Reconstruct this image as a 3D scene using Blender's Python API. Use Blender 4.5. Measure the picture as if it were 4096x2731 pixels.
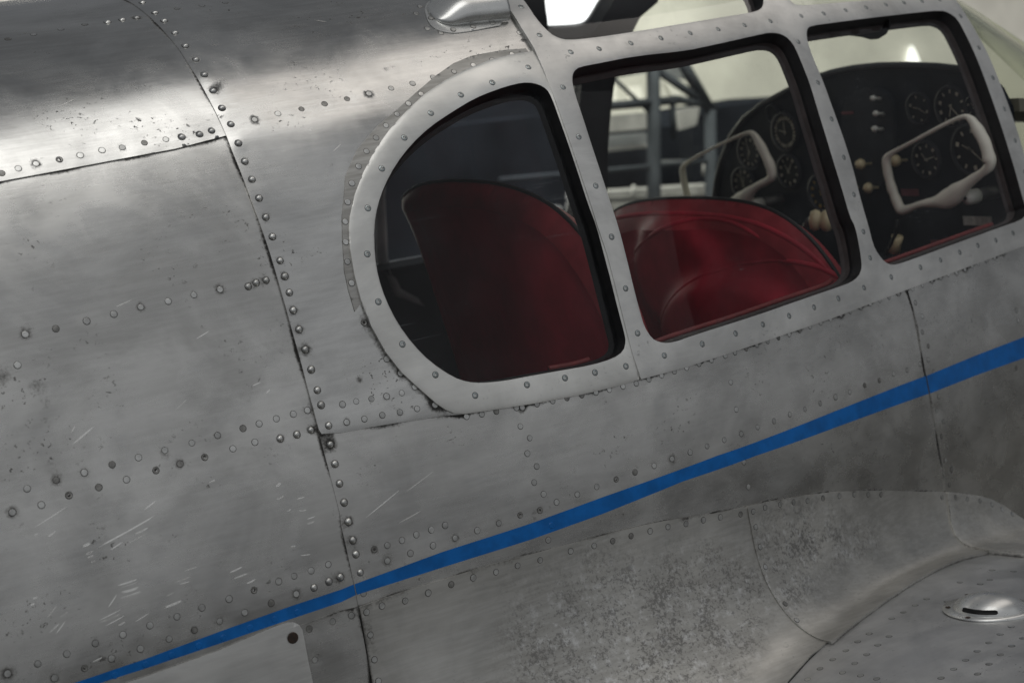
import bpy, bmesh, math, random
import numpy as np
from mathutils import Vector, Matrix
from mathutils.bvhtree import BVHTree
from mathutils.geometry import delaunay_2d_cdt
random.seed(7); RNG = np.random.default_rng(7)

# ------------------------------------------------------------------ camera, world, lamps, exposure
scene = bpy.context.scene
for o in list(bpy.data.objects): bpy.data.objects.remove(o)
W, H = 4096.0, 2731.0
YAW, PITCH, ROLL, HFOV = map(math.radians, (30.0, 10.0, 8.0, 32.0))
CAM = np.array([-1.41953, -2.11274, 0.53035])
FWD = np.array([math.sin(YAW)*math.cos(PITCH), math.cos(YAW)*math.cos(PITCH), -math.sin(PITCH)])
_r = np.array([math.cos(YAW), -math.sin(YAW), 0.0]); _u = np.cross(_r, FWD)
RIGHT = math.cos(ROLL)*_r - math.sin(ROLL)*_u
UP = math.sin(ROLL)*_r + math.cos(ROLL)*_u
FPX = (W/2)/math.tan(HFOV/2)
cam_data = bpy.data.cameras.new('camera'); cam = bpy.data.objects.new('camera', cam_data)
scene.collection.objects.link(cam); scene.camera = cam
cam_data.sensor_width = 36.0; cam_data.lens = 18.0/math.tan(HFOV/2)
cam_data.clip_start = 0.05; cam_data.clip_end = 200.0
cam.matrix_world = Matrix(((RIGHT[0], UP[0], -FWD[0], CAM[0]), (RIGHT[1], UP[1], -FWD[1], CAM[1]),
                           (RIGHT[2], UP[2], -FWD[2], CAM[2]), (0, 0, 0, 1)))
cam_data.dof.use_dof = True; cam_data.dof.focus_distance = 2.5; cam_data.dof.aperture_fstop = 5.6

world = bpy.data.worlds.new('World'); scene.world = world; world.use_nodes = True
world.node_tree.nodes['Background'].inputs[0].default_value = (0.93, 0.97, 1.03, 1)
world.node_tree.nodes['Background'].inputs[1].default_value = 0.125
scene.view_settings.view_transform = 'Standard'; scene.view_settings.look = 'None'
scene.view_settings.exposure = 0.28; scene.view_settings.gamma = 1.0

def area_lamp(name, loc, target, sx, sy, power, col=(1, 1, 1)):
    l = bpy.data.lights.new(name, 'AREA'); l.shape = 'RECTANGLE'; l.size = sx; l.size_y = sy; l.energy = power; l.color = col
    o = bpy.data.objects.new(name, l); scene.collection.objects.link(o); o.location = loc
    d = Vector(target)-Vector(loc)
    o.rotation_euler = d.to_track_quat('-Z', 'Y').to_euler(); return o
# roof light strip of the hangar over the near side, the open door behind the photographer, added fills for the side skin and the far wall
for nm, cx, ln, pw, tint in (('roof_lamp', -1.75, 5.6, 33, (1.0, 0.985, 0.955)), ('roof_lamp_front', 3.0, 4.4, 14, (1.0, 0.93, 0.86))):
    cy = -0.95+(cx-0.3)*math.tan(math.radians(21)); roof = area_lamp(nm, (cx, cy, 3.5), (cx, cy, 0.0), ln, 1.30, pw, tint); roof.rotation_euler = (0, 0, math.radians(21))
area_lamp('door_lamp', (3.2, -6.5, 0.1), (0.2, 0.0, 0.1), 18.0, 2.6, 10, (1.0, 0.995, 0.98))
area_lamp('side_fill_lamp', (0.8, -5.2, 3.9), (0.0, 0.0, 0.2), 13.0, 6.0, 42, (0.98, 0.99, 1.0))  # added fill that brightens the upper side skin
area_lamp('far_wall_fill', (2.5, 4.2, 3.6), (4.5, 7.2, 0.8), 5.0, 1.4, 640, (1.0, 0.985, 0.95))  # added to light the cream wall

# ------------------------------------------------------------------ collection helpers
COL = scene.collection
def link(o, parent=None):
    COL.objects.link(o)
    if parent is not None: o.parent = parent
    return o
def thing(name, label=None, cat=None, group=None, kind=None, loc=(0, 0, 0)):
    o = bpy.data.objects.new(name, None); o.empty_display_size = 0.05; o.location = loc; link(o)
    return tag(o, label, cat, group, kind)
def tag(o, label=None, cat=None, group=None, kind=None):
    if label: o['label'] = label
    if cat: o['category'] = cat
    if group: o['group'] = group
    if kind: o['kind'] = kind
    return o
def mesh_obj(name, verts, faces, mat, parent=None, smooth=True, mats=None, fmat=None):
    me = bpy.data.meshes.new(name)
    me.from_pydata([tuple(map(float, v)) for v in verts], [], [tuple(int(i) for i in f) for f in faces]); me.update()
    for m in (mats or [mat]): me.materials.append(m)
    if smooth: me.polygons.foreach_set('use_smooth', [True]*len(me.polygons))
    if fmat is not None: me.polygons.foreach_set('material_index', list(map(int, fmat)))
    return link(bpy.data.objects.new(name, me), parent)

# ------------------------------------------------------------------ materials
MATS = {}
def new_mat(name):
    m = bpy.data.materials.new(name); m.use_nodes = True; m.node_tree.nodes.clear(); MATS[name] = m
    return m, m.node_tree.nodes, m.node_tree.links
class NB:                       # small node builder
    def __init__(s, name):
        s.m, s.n, s.l = new_mat(name); s.out = s.n.new('ShaderNodeOutputMaterial')
    def node(s, t, **kw):
        nd = s.n.new(t)
        for k, v in kw.items(): setattr(nd, k, v)
        return nd
    def val(s, sock, v):
        if hasattr(v, 'is_output'): s.l.new(v, sock)
        else: sock.default_value = v
    def math(s, op, a, b=None, clamp=False):
        nd = s.node('ShaderNodeMath', operation=op, use_clamp=clamp); s.val(nd.inputs[0], a)
        if b is not None: s.val(nd.inputs[1], b)
        return nd.outputs[0]
    def mix(s, f, a, b):
        nd = s.node('ShaderNodeMix', data_type='RGBA'); s.val(nd.inputs[0], f); s.val(nd.inputs[6], a); s.val(nd.inputs[7], b)
        return nd.outputs[2]
    def mixf(s, f, a, b):
        nd = s.node('ShaderNodeMix', data_type='FLOAT'); s.val(nd.inputs[0], f); s.val(nd.inputs[2], a); s.val(nd.inputs[3], b)
        return nd.outputs[0]
    def ramp(s, x, a, b, lo=0.0, hi=1.0):
        nd = s.node('ShaderNodeMapRange', interpolation_type='SMOOTHSTEP'); s.val(nd.inputs[0], x)
        nd.inputs[1].default_value = a; nd.inputs[2].default_value = b; nd.inputs[3].default_value = lo; nd.inputs[4].default_value = hi
        return nd.outputs[0]
    def coord(s, scale=(1, 1, 1), rot=(0, 0, 0), loc=(0, 0, 0)):
        g = s.node('ShaderNodeNewGeometry'); mp = s.node('ShaderNodeMapping')
        mp.inputs['Scale'].default_value = scale; mp.inputs['Rotation'].default_value = rot; mp.inputs['Location'].default_value = loc
        s.l.new(g.outputs['Position'], mp.inputs['Vector']); return mp.outputs[0]
    def noise(s, vec, scale=1.0, detail=4.0, rough=0.55, dist=0.0):
        nd = s.node('ShaderNodeTexNoise'); s.l.new(vec, nd.inputs['Vector']); nd.inputs['Scale'].default_value = scale
        nd.inputs['Detail'].default_value = detail; nd.inputs['Roughness'].default_value = rough; nd.inputs['Distortion'].default_value = dist
        return nd.outputs[0]
    def attr(s, name):
        nd = s.node('ShaderNodeAttribute', attribute_name=name); return nd.outputs['Fac']
    def bump(s, h, strength, dist=0.001, normal=None):
        nd = s.node('ShaderNodeBump'); nd.inputs['Strength'].default_value = strength; nd.inputs['Distance'].default_value = dist
        s.val(nd.inputs['Height'], h)
        if normal is not None: s.l.new(normal, nd.inputs['Normal'])
        return nd.outputs[0]
    def bsdf(s, col, rough, metal=0.0, normal=None, **kw):
        b = s.node('ShaderNodeBsdfPrincipled'); s.val(b.inputs['Base Color'], col); s.val(b.inputs['Roughness'], rough)
        s.val(b.inputs['Metallic'], metal)
        if normal is not None: s.l.new(normal, b.inputs['Normal'])
        for k, v in kw.items(): s.val(b.inputs[k], v)
        return b.outputs[0]
    def done(s, sh): s.l.new(sh, s.out.inputs[0]); return s.m

def aluminium(name, base=(0.60, 0.60, 0.585), rough=(0.27, 0.43), metal=1.0, corr=False, spots=0.5, streak=1.0, scratch=False, fine=0.05, mott=(0.84, 1.05), clo=0.30):
    b = NB(name)
    blot = b.noise(b.coord((5, 7, 7)), 1.0, 5, 0.6, 0.6)
    cloud = b.noise(b.coord((16, 22, 22), loc=(3, 1, 2)), 1.0, 4, 0.6, 0.3)
    brush = b.noise(b.coord((14, 160, 160), rot=(0, math.radians(12), 0)), 1.0, 5, 0.65)
    brush2 = b.noise(b.coord((35, 420, 420), rot=(0, math.radians(-7), 0)), 1.0, 3, 0.6)
    grain = b.noise(b.coord((700, 700, 700)), 1.0, 2, 0.6)
    c0 = Vector(base)
    col = b.mix(b.ramp(blot, 0.33, 0.68), tuple(c0*mott[0])+(1,), tuple(c0*mott[1])+(1,))
    col = b.mix(b.math('MULTIPLY', b.ramp(cloud, 0.48, 0.74), clo), col, tuple(Vector((c0.x*0.70, c0.y*0.705, c0.z*0.72)))+(1,))
    col = b.mix(b.math('MULTIPLY', b.ramp(brush, 0.38, 0.66), 0.16*streak), col, (0.88, 0.88, 0.86, 1))
    # oxide specks, gathered where a broader noise is high
    sp = b.noise(b.coord((120, 150, 150), loc=(7, 7, 7)), 1.0, 3, 0.7, 0.4); sm = b.noise(b.coord((9, 12, 12), loc=(1, 5, 3)), 1.0, 3, 0.6)
    spk = b.math('MULTIPLY', b.ramp(sp, 0.60, 0.68), b.ramp(sm, 0.52, 0.64)); spk = b.math('MULTIPLY', spk, spots)
    gr = b.attr('grime'); gn = b.noise(b.coord((230, 230, 230)), 1.0, 4, 0.65, 0.5)
    gf = b.ramp(b.math('ADD', gr, b.math('MULTIPLY', b.math('SUBTRACT', gn, 0.5), 0.9)), 0.30, 0.95)
    gf = b.math('MULTIPLY', gf, b.ramp(gr, 0.02, 0.18))
    dirt = b.math('MAXIMUM', gf, spk)
    rgh = b.mixf(b.ramp(b.noise(b.coord((11, 13, 13), loc=(9, 2, 4)), 1.0, 5, 0.6, 0.5), 0.32, 0.7), rough[0], rough[1])
    rgh = b.math('ADD', rgh, b.math('MULTIPLY', b.math('SUBTRACT', brush2, 0.5), 0.09))
    mt = metal
    if corr:
        ca = b.attr('corr'); cn = b.noise(b.coord((190, 190, 190), loc=(2, 9, 1)), 1.0, 5, 0.75, 0.4); cb = b.noise(b.coord((26, 26, 26), loc=(4, 4, 4)), 1.0, 4, 0.6)
        dk = b.math('MULTIPLY', b.ramp(b.math('ADD', cn, b.math('MULTIPLY', b.math('SUBTRACT', cb, 0.5), 0.5)), 0.49, 0.62), ca)
        lt = b.math('MULTIPLY', b.ramp(b.noise(b.coord((70, 70, 70), loc=(5, 3, 8)), 1.0, 5, 0.7), 0.50, 0.68), ca)
        col = b.mix(b.math('MULTIPLY', lt, 0.55), col, (0.84, 0.845, 0.85, 1))
        col = b.mix(b.math('MULTIPLY', dk, 0.62), col, (0.125, 0.122, 0.118, 1))
        rgh = b.math('ADD', rgh, b.math('MULTIPLY', ca, 0.10))
    if scratch:
        sa = b.attr('scuff')
        st = b.noise(b.coord((22, 300, 300), rot=(0, math.radians(14), 0), loc=(2, 2, 2)), 1.0, 2, 0.5)
        pt = b.noise(b.coord((26, 34, 34), loc=(8, 1, 6)), 1.0, 2, 0.5)
        sc = b.math('MULTIPLY', b.math('MULTIPLY', b.ramp(st, 0.545, 0.60), b.ramp(pt, 0.56, 0.63)), sa)
        col = b.mix(b.math('MULTIPLY', sc, 0.75), col, (0.97, 0.97, 0.96, 1))
        rgh = b.math('ADD', rgh, b.math('MULTIPLY', sc, 0.22))
    col = b.mix(dirt, col, (0.045, 0.043, 0.040, 1))
    rgh = b.math('ADD', rgh, b.math('MULTIPLY', dirt, 0.30), True)
    mt = b.math('SUBTRACT', mt, b.math('MULTIPLY', dirt, 0.65), True)
    h = b.math('ADD', b.math('MULTIPLY', brush2, 0.5), b.math('MULTIPLY', grain, 0.35))
    h = b.math('ADD', h, b.math('MULTIPLY', cloud, 0.8))
    nrm = b.bump(h, fine, 0.0012)
    return b.done(b.bsdf(col, rgh, mt, nrm))

aluminium('skin', rough=(0.22, 0.35), base=(0.61, 0.602, 0.578), streak=0.7, spots=0.8, mott=(0.74, 1.08), clo=0.42)
aluminium('skin_upper', base=(0.62, 0.615, 0.595), rough=(0.19, 0.29), mott=(0.76, 1.08), spots=1.0, fine=0.015)
aluminium('skin_fillet', mott=(0.78, 1.05), base=(0.54, 0.53, 0.50), rough=(0.42, 0.58), corr=True, spots=0.3)
aluminium('skin_wing', mott=(0.80, 1.05), base=(0.73, 0.73, 0.725), rough=(0.36, 0.48), corr=False, spots=0.6)
aluminium('skin_bright', mott=(0.72, 1.08), clo=0.4, base=(0.80, 0.795, 0.77), rough=(0.30, 0.42), metal=0.75, spots=0.15, streak=1.6)
aluminium('frame_metal', mott=(0.70, 1.05), clo=0.40, base=(0.78, 0.775, 0.75), rough=(0.30, 0.42), metal=0.72, spots=0.35, streak=0.7, fine=0.06)
aluminium('ring_metal', mott=(0.74, 1.04), clo=0.34, base=(0.84, 0.835, 0.80), rough=(0.30, 0.44), metal=0.66, spots=0.25, streak=0.9, fine=0.06)
aluminium('scoop_metal', base=(0.74, 0.745, 0.73), rough=(0.22, 0.32), metal=0.85, spots=0.3)

def simple(name, col, rough=0.5, metal=0.0, var=0.15, scale=40.0, bump=0.0, **kw):
    b = NB(name); n = b.noise(b.coord((scale,)*3), 1.0, 4, 0.6)
    c = Vector(col); cc = b.mix(b.ramp(n, 0.3, 0.7), tuple(c*(1-var))+(1,), tuple(c*(1+var))+(1,))
    nrm = b.bump(n, bump, 0.002) if bump else None
    return b.done(b.bsdf(cc, b.math('ADD', rough, b.math('MULTIPLY', b.math('SUBTRACT', n, 0.5), 0.2)), metal, nrm, **kw))
simple('scratch', (0.95, 0.95, 0.93), 0.55, 0.35, 0.05, 200)
simple('scratch_faint', (0.74, 0.735, 0.71), 0.5, 0.7, 0.1, 200)
simple('rivet_metal', (0.62, 0.62, 0.60), 0.30, 1.0, 0.2, 90)
simple('rivet_worn', (0.50, 0.50, 0.485), 0.38, 1.0, 0.2, 90)
simple('rivet_dark', (0.30, 0.295, 0.28), 0.45, 0.9, 0.3, 150)
simple('ring_grime', (0.045, 0.043, 0.04), 0.75, 0.2, 0.4, 200)
simple('screw_metal', (0.42, 0.46, 0.46), 0.32, 1.0, 0.2, 120)
simple('screw_recess', (0.02, 0.02, 0.02), 0.8)
simple('screw_rust', (0.045, 0.030, 0.022), 0.7, 0.3, 0.4, 150)
simple('blue_paint', (0.0025, 0.138, 0.47), 0.36, 0.0, 0.16, 30, 0.05, **{'Specular IOR Level': 0.32})
aluminium('putty', base=(0.40, 0.39, 0.365), rough=(0.42, 0.6), metal=0.75, spots=0.9, streak=1.6)
simple('rubber', (0.010, 0.010, 0.011), 0.55, 0.0, 0.3, 60, 0.1)
simple('trim_brown', (0.075, 0.060, 0.058), 0.6, 0.0, 0.2, 40)
simple('red_trim', (0.20, 0.026, 0.026), 0.5, 0.0, 0.2, 60)
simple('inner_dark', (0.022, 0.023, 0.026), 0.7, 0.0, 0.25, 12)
simple('inner_grey', (0.32, 0.30, 0.29), 0.7, 0.0, 0.25, 12)  # lightened so cabin lining and bulkhead bounce light onto the rear seat
simple('panel_black', (0.008, 0.011, 0.016), 0.5, 0.0, 0.25, 20, 0.0, **{'Specular IOR Level': 0.15})
simple('panel_grey', (0.018, 0.021, 0.027), 0.5, 0.0, 0.25, 20, 0.0, **{'Specular IOR Level': 0.2})
simple('dial_black', (0.006, 0.006, 0.007), 0.4, 0.0, 0.1, 20, 0.0, **{'Specular IOR Level': 0.2})
simple('dial_ring', (0.035, 0.036, 0.040), 0.35)
simple('dial_mark', (0.62, 0.58, 0.46), 0.6)
simple('dial_yellow', (0.42, 0.27, 0.05), 0.6)
simple('cream', (0.95, 0.88, 0.76), 0.42, 0.0, 0.05, 20)
simple('cream_knob', (0.66, 0.54, 0.33), 0.35, 0.0, 0.06, 20)
simple('white_plastic', (0.72, 0.70, 0.64), 0.4, 0.0, 0.05)
simple('placard', (0.62, 0.62, 0.56), 0.5, 0.0, 0.25, 90)
simple('placard_red', (0.22, 0.05, 0.06), 0.5)
simple('tube_grey', (0.09, 0.085, 0.08), 0.4, 0.6)
simple('leather_red', (0.36, 0.032, 0.043), 0.42, 0.0, 0.16, 25, 0.25)
simple('leather_dark', (0.44, 0.026, 0.046), 0.50, 0.0, 0.22, 10, 0.2, **{'Specular IOR Level': 0.3})
simple('piping_black', (0.012, 0.010, 0.010), 0.5)
simple('deck_olive', (0.16, 0.155, 0.12), 0.7, 0.0, 0.2, 6)
simple('wall_cream', (0.58, 0.565, 0.505), 0.85, 0.0, 0.20, 1.1)
simple('stand_grey', (0.032, 0.036, 0.041), 0.7, 0.0, 0.2, 6, 0.0, **{'Specular IOR Level': 0.05})
simple('plank_pale', (0.26, 0.255, 0.245), 0.8, 0.0, 0.2, 8)
simple('tarp_dark', (0.0085, 0.0098, 0.0125), 0.8, 0.0, 0.35, 3, 0.0, **{'Specular IOR Level': 0.0})
simple('grey_cloth', (0.13, 0.135, 0.14), 0.8, 0.0, 0.3, 5)
simple('concrete', (0.22, 0.215, 0.20), 0.8, 0.0, 0.2, 2)

def glass(name, tint=(0.90, 0.92, 0.93), scr=1.0):
    b = NB(name)
    tr = b.node('ShaderNodeBsdfTransparent'); tr.inputs[0].default_value = tint+(1,)
    gl = b.node('ShaderNodeBsdfGlossy'); gl.inputs['Color'].default_value = (1, 1, 1, 1); gl.inputs['Roughness'].default_value = 0.03
    lw = b.node('ShaderNodeLayerWeight'); lw.inputs[0].default_value = 0.5; fz = b.math('ADD', 0.022, b.math('MULTIPLY', 0.9, b.math('POWER', lw.outputs['Facing'], 4.5)))
    m1 = b.node('ShaderNodeMixShader'); b.l.new(fz, m1.inputs[0]); b.l.new(tr.outputs[0], m1.inputs[1]); b.l.new(gl.outputs[0], m1.inputs[2])
    df = b.node('ShaderNodeBsdfDiffuse'); df.inputs[0].default_value = (0.62, 0.66, 0.70, 1)
    s1 = b.noise(b.coord((5, 300, 300), rot=(0.2, math.radians(38), 0.1)), 1.0, 2, 0.5); s2 = b.noise(b.coord((4, 260, 260), rot=(0.1, math.radians(-24), 0)), 1.0, 2, 0.5)
    mk = b.noise(b.coord((8, 8, 8)), 1.0, 3, 0.6); du = b.noise(b.coord((900, 900, 900)), 1.0, 1, 0.5)
    f = b.math('MULTIPLY', b.math('MAXIMUM', b.ramp(s1, 0.64, 0.72), b.ramp(s2, 0.66, 0.73)), b.ramp(mk, 0.45, 0.65))
    f = b.math('MAXIMUM', b.math('MULTIPLY', f, 0.07*scr), b.math('MULTIPLY', b.ramp(mk, 0.35, 0.75), 0.010*scr))
    f = b.math('ADD', f, b.math('MULTIPLY', b.ramp(mk, 0.3, 0.8), 0.003*scr))
    m2 = b.node('ShaderNodeMixShader'); b.l.new(f, m2.inputs[0]); b.l.new(m1.outputs[0], m2.inputs[1]); b.l.new(df.outputs[0], m2.inputs[2])
    return b.done(m2.outputs[0])
glass('pane_glass'); glass('windshield_glass', (0.86, 0.88, 0.80), 1.6)
b_ = NB('daylight_and_flare'); e_ = b_.node('ShaderNodeEmission'); e_.inputs[0].default_value = (1.0, 0.985, 0.95, 1); e_.inputs[1].default_value = 1.7; b_.done(e_.outputs[0])

# ------------------------------------------------------------------ fuselage surface: X along the hull, g around the section
_sec = [(-0.055, -0.80), (-0.052, -0.62), (-0.048, -0.45), (-0.043, -0.35), (-0.038, -0.25), (-0.029, -0.15), (-0.020, -0.09), (0.0, 0.0), (0.018, 0.065), (0.030, 0.11),
        (0.041, 0.155), (0.053, 0.20), (0.066, 0.245), (0.081, 0.285), (0.097, 0.325), (0.116, 0.365), (0.137, 0.402), (0.160, 0.440), (0.187, 0.475), (0.215, 0.507), (0.250, 0.540),
        (0.292, 0.572), (0.345, 0.602), (0.410, 0.628), (0.490, 0.650), (0.580, 0.664), (0.66, 0.671), (0.75, 0.673)]
_sec = np.array(_sec + [(1.5-y, z) for y, z in reversed(_sec[:-1])])
def resample(P, step):
    d = np.r_[0, np.cumsum(np.linalg.norm(np.diff(P, axis=0), axis=1))]; n = int(d[-1]/step)
    s = np.linspace(0, d[-1], n+1); return np.c_[np.interp(s, d, P[:, 0]), np.interp(s, d, P[:, 1])]
def smooth(P, sig):
    k = int(sig*3); w = np.exp(-0.5*(np.arange(-k, k+1)/sig)**2); w /= w.sum(); Q = P.copy()
    E = np.r_[2*P[:1]-P[k:0:-1], P, 2*P[-1:]-P[-2:-k-2:-1]]
    for a in range(P.shape[1]): Q[:, a] = np.convolve(E[:, a], w, 'valid')
    return Q
SEC = resample(smooth(resample(_sec, 0.002), 9), 0.002)
GS = np.r_[0, np.cumsum(np.linalg.norm(np.diff(SEC, axis=0), axis=1))]
GS -= GS[np.argmin(abs(SEC[:len(SEC)//2, 1]))]
GMID = np.interp(0.75, SEC[:, 0], GS)
GMIN, GMAX = GS[0], GS[-1]
def plan(X): return 0.25*0.07*np.logaddexp(0, (X-0.12)/0.07)
def g_of_z(z):
    h = len(SEC)//2; return np.interp(z, SEC[:h, 1], GS[:h])
def wall_pos(u, v):
    u = np.asarray(u, float); v = np.asarray(v, float)
    y = np.interp(v, GS, SEC[:, 0]); z = np.interp(v, GS, SEC[:, 1])
    t = np.clip((y-0.35)/0.8, 0, 1); s = 1-2*(t*t*(3-2*t))
    return np.stack([u, y+plan(u)*s, z], -1)
def surf_eval(pos, u, v):
    e = 0.003; P = pos(u, v); a = pos(u+e, v)-pos(u-e, v); b = pos(u, v+e)-pos(u, v-e)
    N = np.cross(a, b); N /= np.linalg.norm(N, axis=-1, keepdims=True)+1e-12
    return P, (-N if pos is low_pos else N)
# fillet and wing: v < 0 runs up the hull side, 0..0.2 round the fillet, beyond 0.2 out over the wing
_zt = np.array([(-1.6, -0.15), (-0.9, -0.168), (-0.51, -0.184), (-0.29, -0.192), (-0.17, -0.199), (0.02, -0.207), (0.17, -0.235), (0.33, -0.265), (0.45, -0.293), (0.645, -0.345), (0.85, -0.405), (1.1, -0.45), (1.9, -0.58)])
_yw = np.array([(-1.6, -0.95), (-0.9, -0.72), (-0.5, -0.50), (-0.2, -0.36), (0.04, -0.225), (0.17, -0.15), (0.30, -0.078), (0.40, -0.032), (0.52, 0.0), (0.66, 0.03), (0.8, 0.075), (1.0, 0.135), (1.4, 0.235), (1.9, 0.36)])
def sm_interp(x, T, w=0.05):
    x = np.asarray(x, float); return sum(np.interp(x+o*w, T[:, 0], T[:, 1])*k for o, k in ((-1.5, .1), (-.75, .24), (0, .32), (.75, .24), (1.5, .1)))
def zwing(X, Y):
    d = np.asarray(X, float)-0.25
    return -0.418-np.where(d > 0, 0.17, 0.50)*d*d+0.02*np.minimum(Y+0.1, 0)
def low_pos(u, v):
    u = np.asarray(u, float); v = np.asarray(v, float)
    zt = sm_interp(u, _zt); gt = g_of_z(zt); yw = sm_interp(u, _yw)
    A = wall_pos(u, gt+np.minimum(-v, 0.4)*(v < 0)); T0 = wall_pos(u, gt)
    s = np.clip(v/0.2, 0, 1)
    zw = zwing(u, yw); B = np.stack([u, yw, zw], -1)
    la = (T0[..., 2]-zw); lb = np.maximum(T0[..., 1]-yw, 0.02)
    t0 = np.stack([0*u, -0.03*la, -1.55*la], -1); t1 = np.stack([0*u, -1.55*lb, 0*u], -1)
    s_ = s[..., None]
    Hm = (2*s_**3-3*s_**2+1)*T0+(s_**3-2*s_**2+s_)*t0+(-2*s_**3+3*s_**2)*B+(s_**3-s_**2)*t1
    yy = yw-(v-0.2); Wg = np.stack([u, yy, zwing(u, yy)], -1)
    out = np.where((v < 0)[..., None], A, np.where((v <= 0.2)[..., None], Hm, Wg))
    return out

class Caster:                   # photograph pixel -> surface parameters
    def __init__(s, pos, u0, u1, v0, v1, step):
        s.us = np.arange(u0, u1, step); s.vs = np.arange(v0, v1, step)
        U, V = np.meshgrid(s.us, s.vs, indexing='ij'); P = pos(U.ravel(), V.ravel()); s.P = P; nv = len(s.vs); s.nv = nv
        i, j = np.meshgrid(np.arange(len(s.us)-1), np.arange(nv-1), indexing='ij'); a = (i*nv+j).ravel()
        s.base = a; F = np.c_[a, a+nv, a+nv+1, a+1]
        s.t = BVHTree.FromPolygons(P.tolist(), F.tolist()); s.step = step
    def cast(s, x, y):
        d = FWD+((x-W/2)/FPX)*RIGHT-((y-H/2)/FPX)*UP
        loc, n, fi, dist = s.t.ray_cast(Vector(CAM), Vector(d).normalized())
        if loc is None: raise ValueError('miss %s %s' % (x, y))
        a = s.base[fi]; p0 = s.P[a]; e1 = s.P[a+s.nv]-p0; e2 = s.P[a+1]-p0; q = np.array(loc)-p0
        M = np.array([[e1@e1, e1@e2], [e1@e2, e2@e2]]); k = np.linalg.solve(M, [q@e1, q@e2])
        return (s.us[a//s.nv]+k[0]*s.step, s.vs[a % s.nv]+k[1]*s.step)
    def many(s, pts): return np.array([s.cast(x, y) for x, y in pts])
NEAR = Caster(wall_pos, -1.5, 2.0, GMIN, GMID, 0.014)
FAR = Caster(wall_pos, -1.5, 2.0, GMID+0.02, GMAX, 0.02)
LOW = Caster(low_pos, -1.4, 1.9, -0.12, 0.9, 0.012)
K = 1366.0/2351.0
OR = {1: (0, 0), 2: (1366, 0), 3: (2730, 0), 4: (0, 911), 5: (1366, 911), 6: (2730, 911), 7: (0, 1820), 8: (1366, 1820), 9: (2730, 1820)}
def cp(c, *pts): ox, oy = OR[c]; return [(ox+x*K, oy+y*K) for x, y in pts]      # ninth-of-the-photo coordinates -> photo pixels
def on_x(px, X):                # pixels onto a cross-section plane: returns (Y, Z)
    out = []
    for x, y in px:
        d = FWD+((x-W/2)/FPX)*RIGHT-((y-H/2)/FPX)*UP; t = (X-CAM[0])/d[0]; p = CAM+t*d; out.append((p[1], p[2]))
    return np.array(out)

# ------------------------------------------------------------------ 2D polygon tools
def densify(P, step, closed=True):
    P = np.asarray(P, float); out = []; n = len(P)
    for i in range(n if closed else n-1):
        a, b = P[i], P[(i+1) % n]; k = max(1, int(np.ceil(np.linalg.norm(b-a)/step)))
        for j in range(k): out.append(a+(b-a)*j/k)
    if not closed: out.append(P[-1])
    return np.array(out)
def chaikin(P, it=2, closed=True):
    P = np.asarray(P, float)
    for _ in range(it):
        if closed:
            Q = np.roll(P, -1, 0); P = np.stack([0.75*P+0.25*Q, 0.25*P+0.75*Q], 1).reshape(-1, 2)
        else:
            a, c = P[:-1], P[1:]; P = np.vstack([P[:1], np.stack([0.75*a+0.25*c, 0.25*a+0.75*c], 1).reshape(-1, 2), P[-1:]])
    return P
def inside(Q, P):
    Q = np.asarray(Q, float); P = np.asarray(P, float); o = np.argsort(Q[:, 1]); x = Q[o, 0]; y = Q[o, 1]; c = np.zeros(len(Q), bool); n = len(P)
    P2 = np.roll(P, -1, 0); lo = np.searchsorted(y, np.minimum(P[:, 1], P2[:, 1]), 'left'); hi = np.searchsorted(y, np.maximum(P[:, 1], P2[:, 1]), 'left')
    for i in range(n):
        a, b = lo[i], hi[i]
        if a >= b: continue
        x1, y1 = P[i]; x2, y2 = P2[i]; c[a:b] ^= x[a:b] < (x2-x1)*(y[a:b]-y1)/(y2-y1)+x1
    r = np.empty(len(Q), bool); r[o] = c; return r
def seg_dist(Q, P, closed=True, R=0.03):
    """distance to a polyline, exact up to R and R beyond it"""
    Q = np.asarray(Q, float); P = np.asarray(P, float)
    if len(Q) == 0: return np.zeros(0)
    o = np.argsort(Q[:, 0]); x = Q[o, 0]; y = Q[o, 1]; d = np.full(len(Q), R); n = len(P)
    for i in range(n if closed else n-1):
        p, q = P[i], P[(i+1) % n]; a, b = np.searchsorted(x, (min(p[0], q[0])-R, max(p[0], q[0])+R))
        if a >= b: continue
        yy = y[a:b]; m = np.nonzero((yy > min(p[1], q[1])-R) & (yy < max(p[1], q[1])+R))[0]
        if not len(m): continue
        m += a; ab = q-p; L = ab@ab+1e-18; dx = x[m]-p[0]; dy = y[m]-p[1]
        t = np.clip((dx*ab[0]+dy*ab[1])/L, 0, 1); d[m] = np.minimum(d[m], np.hypot(dx-t*ab[0], dy-t*ab[1]))
    r = np.empty(len(Q)); r[o] = d; return r
def area2(P): return 0.5*np.sum(P[:, 0]*np.roll(P[:, 1], -1)-np.roll(P[:, 0], -1)*P[:, 1])
def offset_poly(P, d):          # positive d shrinks a counter-clockwise polygon
    P = np.asarray(P, float); s = 1 if area2(P) > 0 else -1
    t = np.roll(P, -1, 0)-np.roll(P, 1, 0); t /= np.linalg.norm(t, axis=1, keepdims=True)+1e-12
    return P+np.c_[-t[:, 1], t[:, 0]]*d*s
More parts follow.
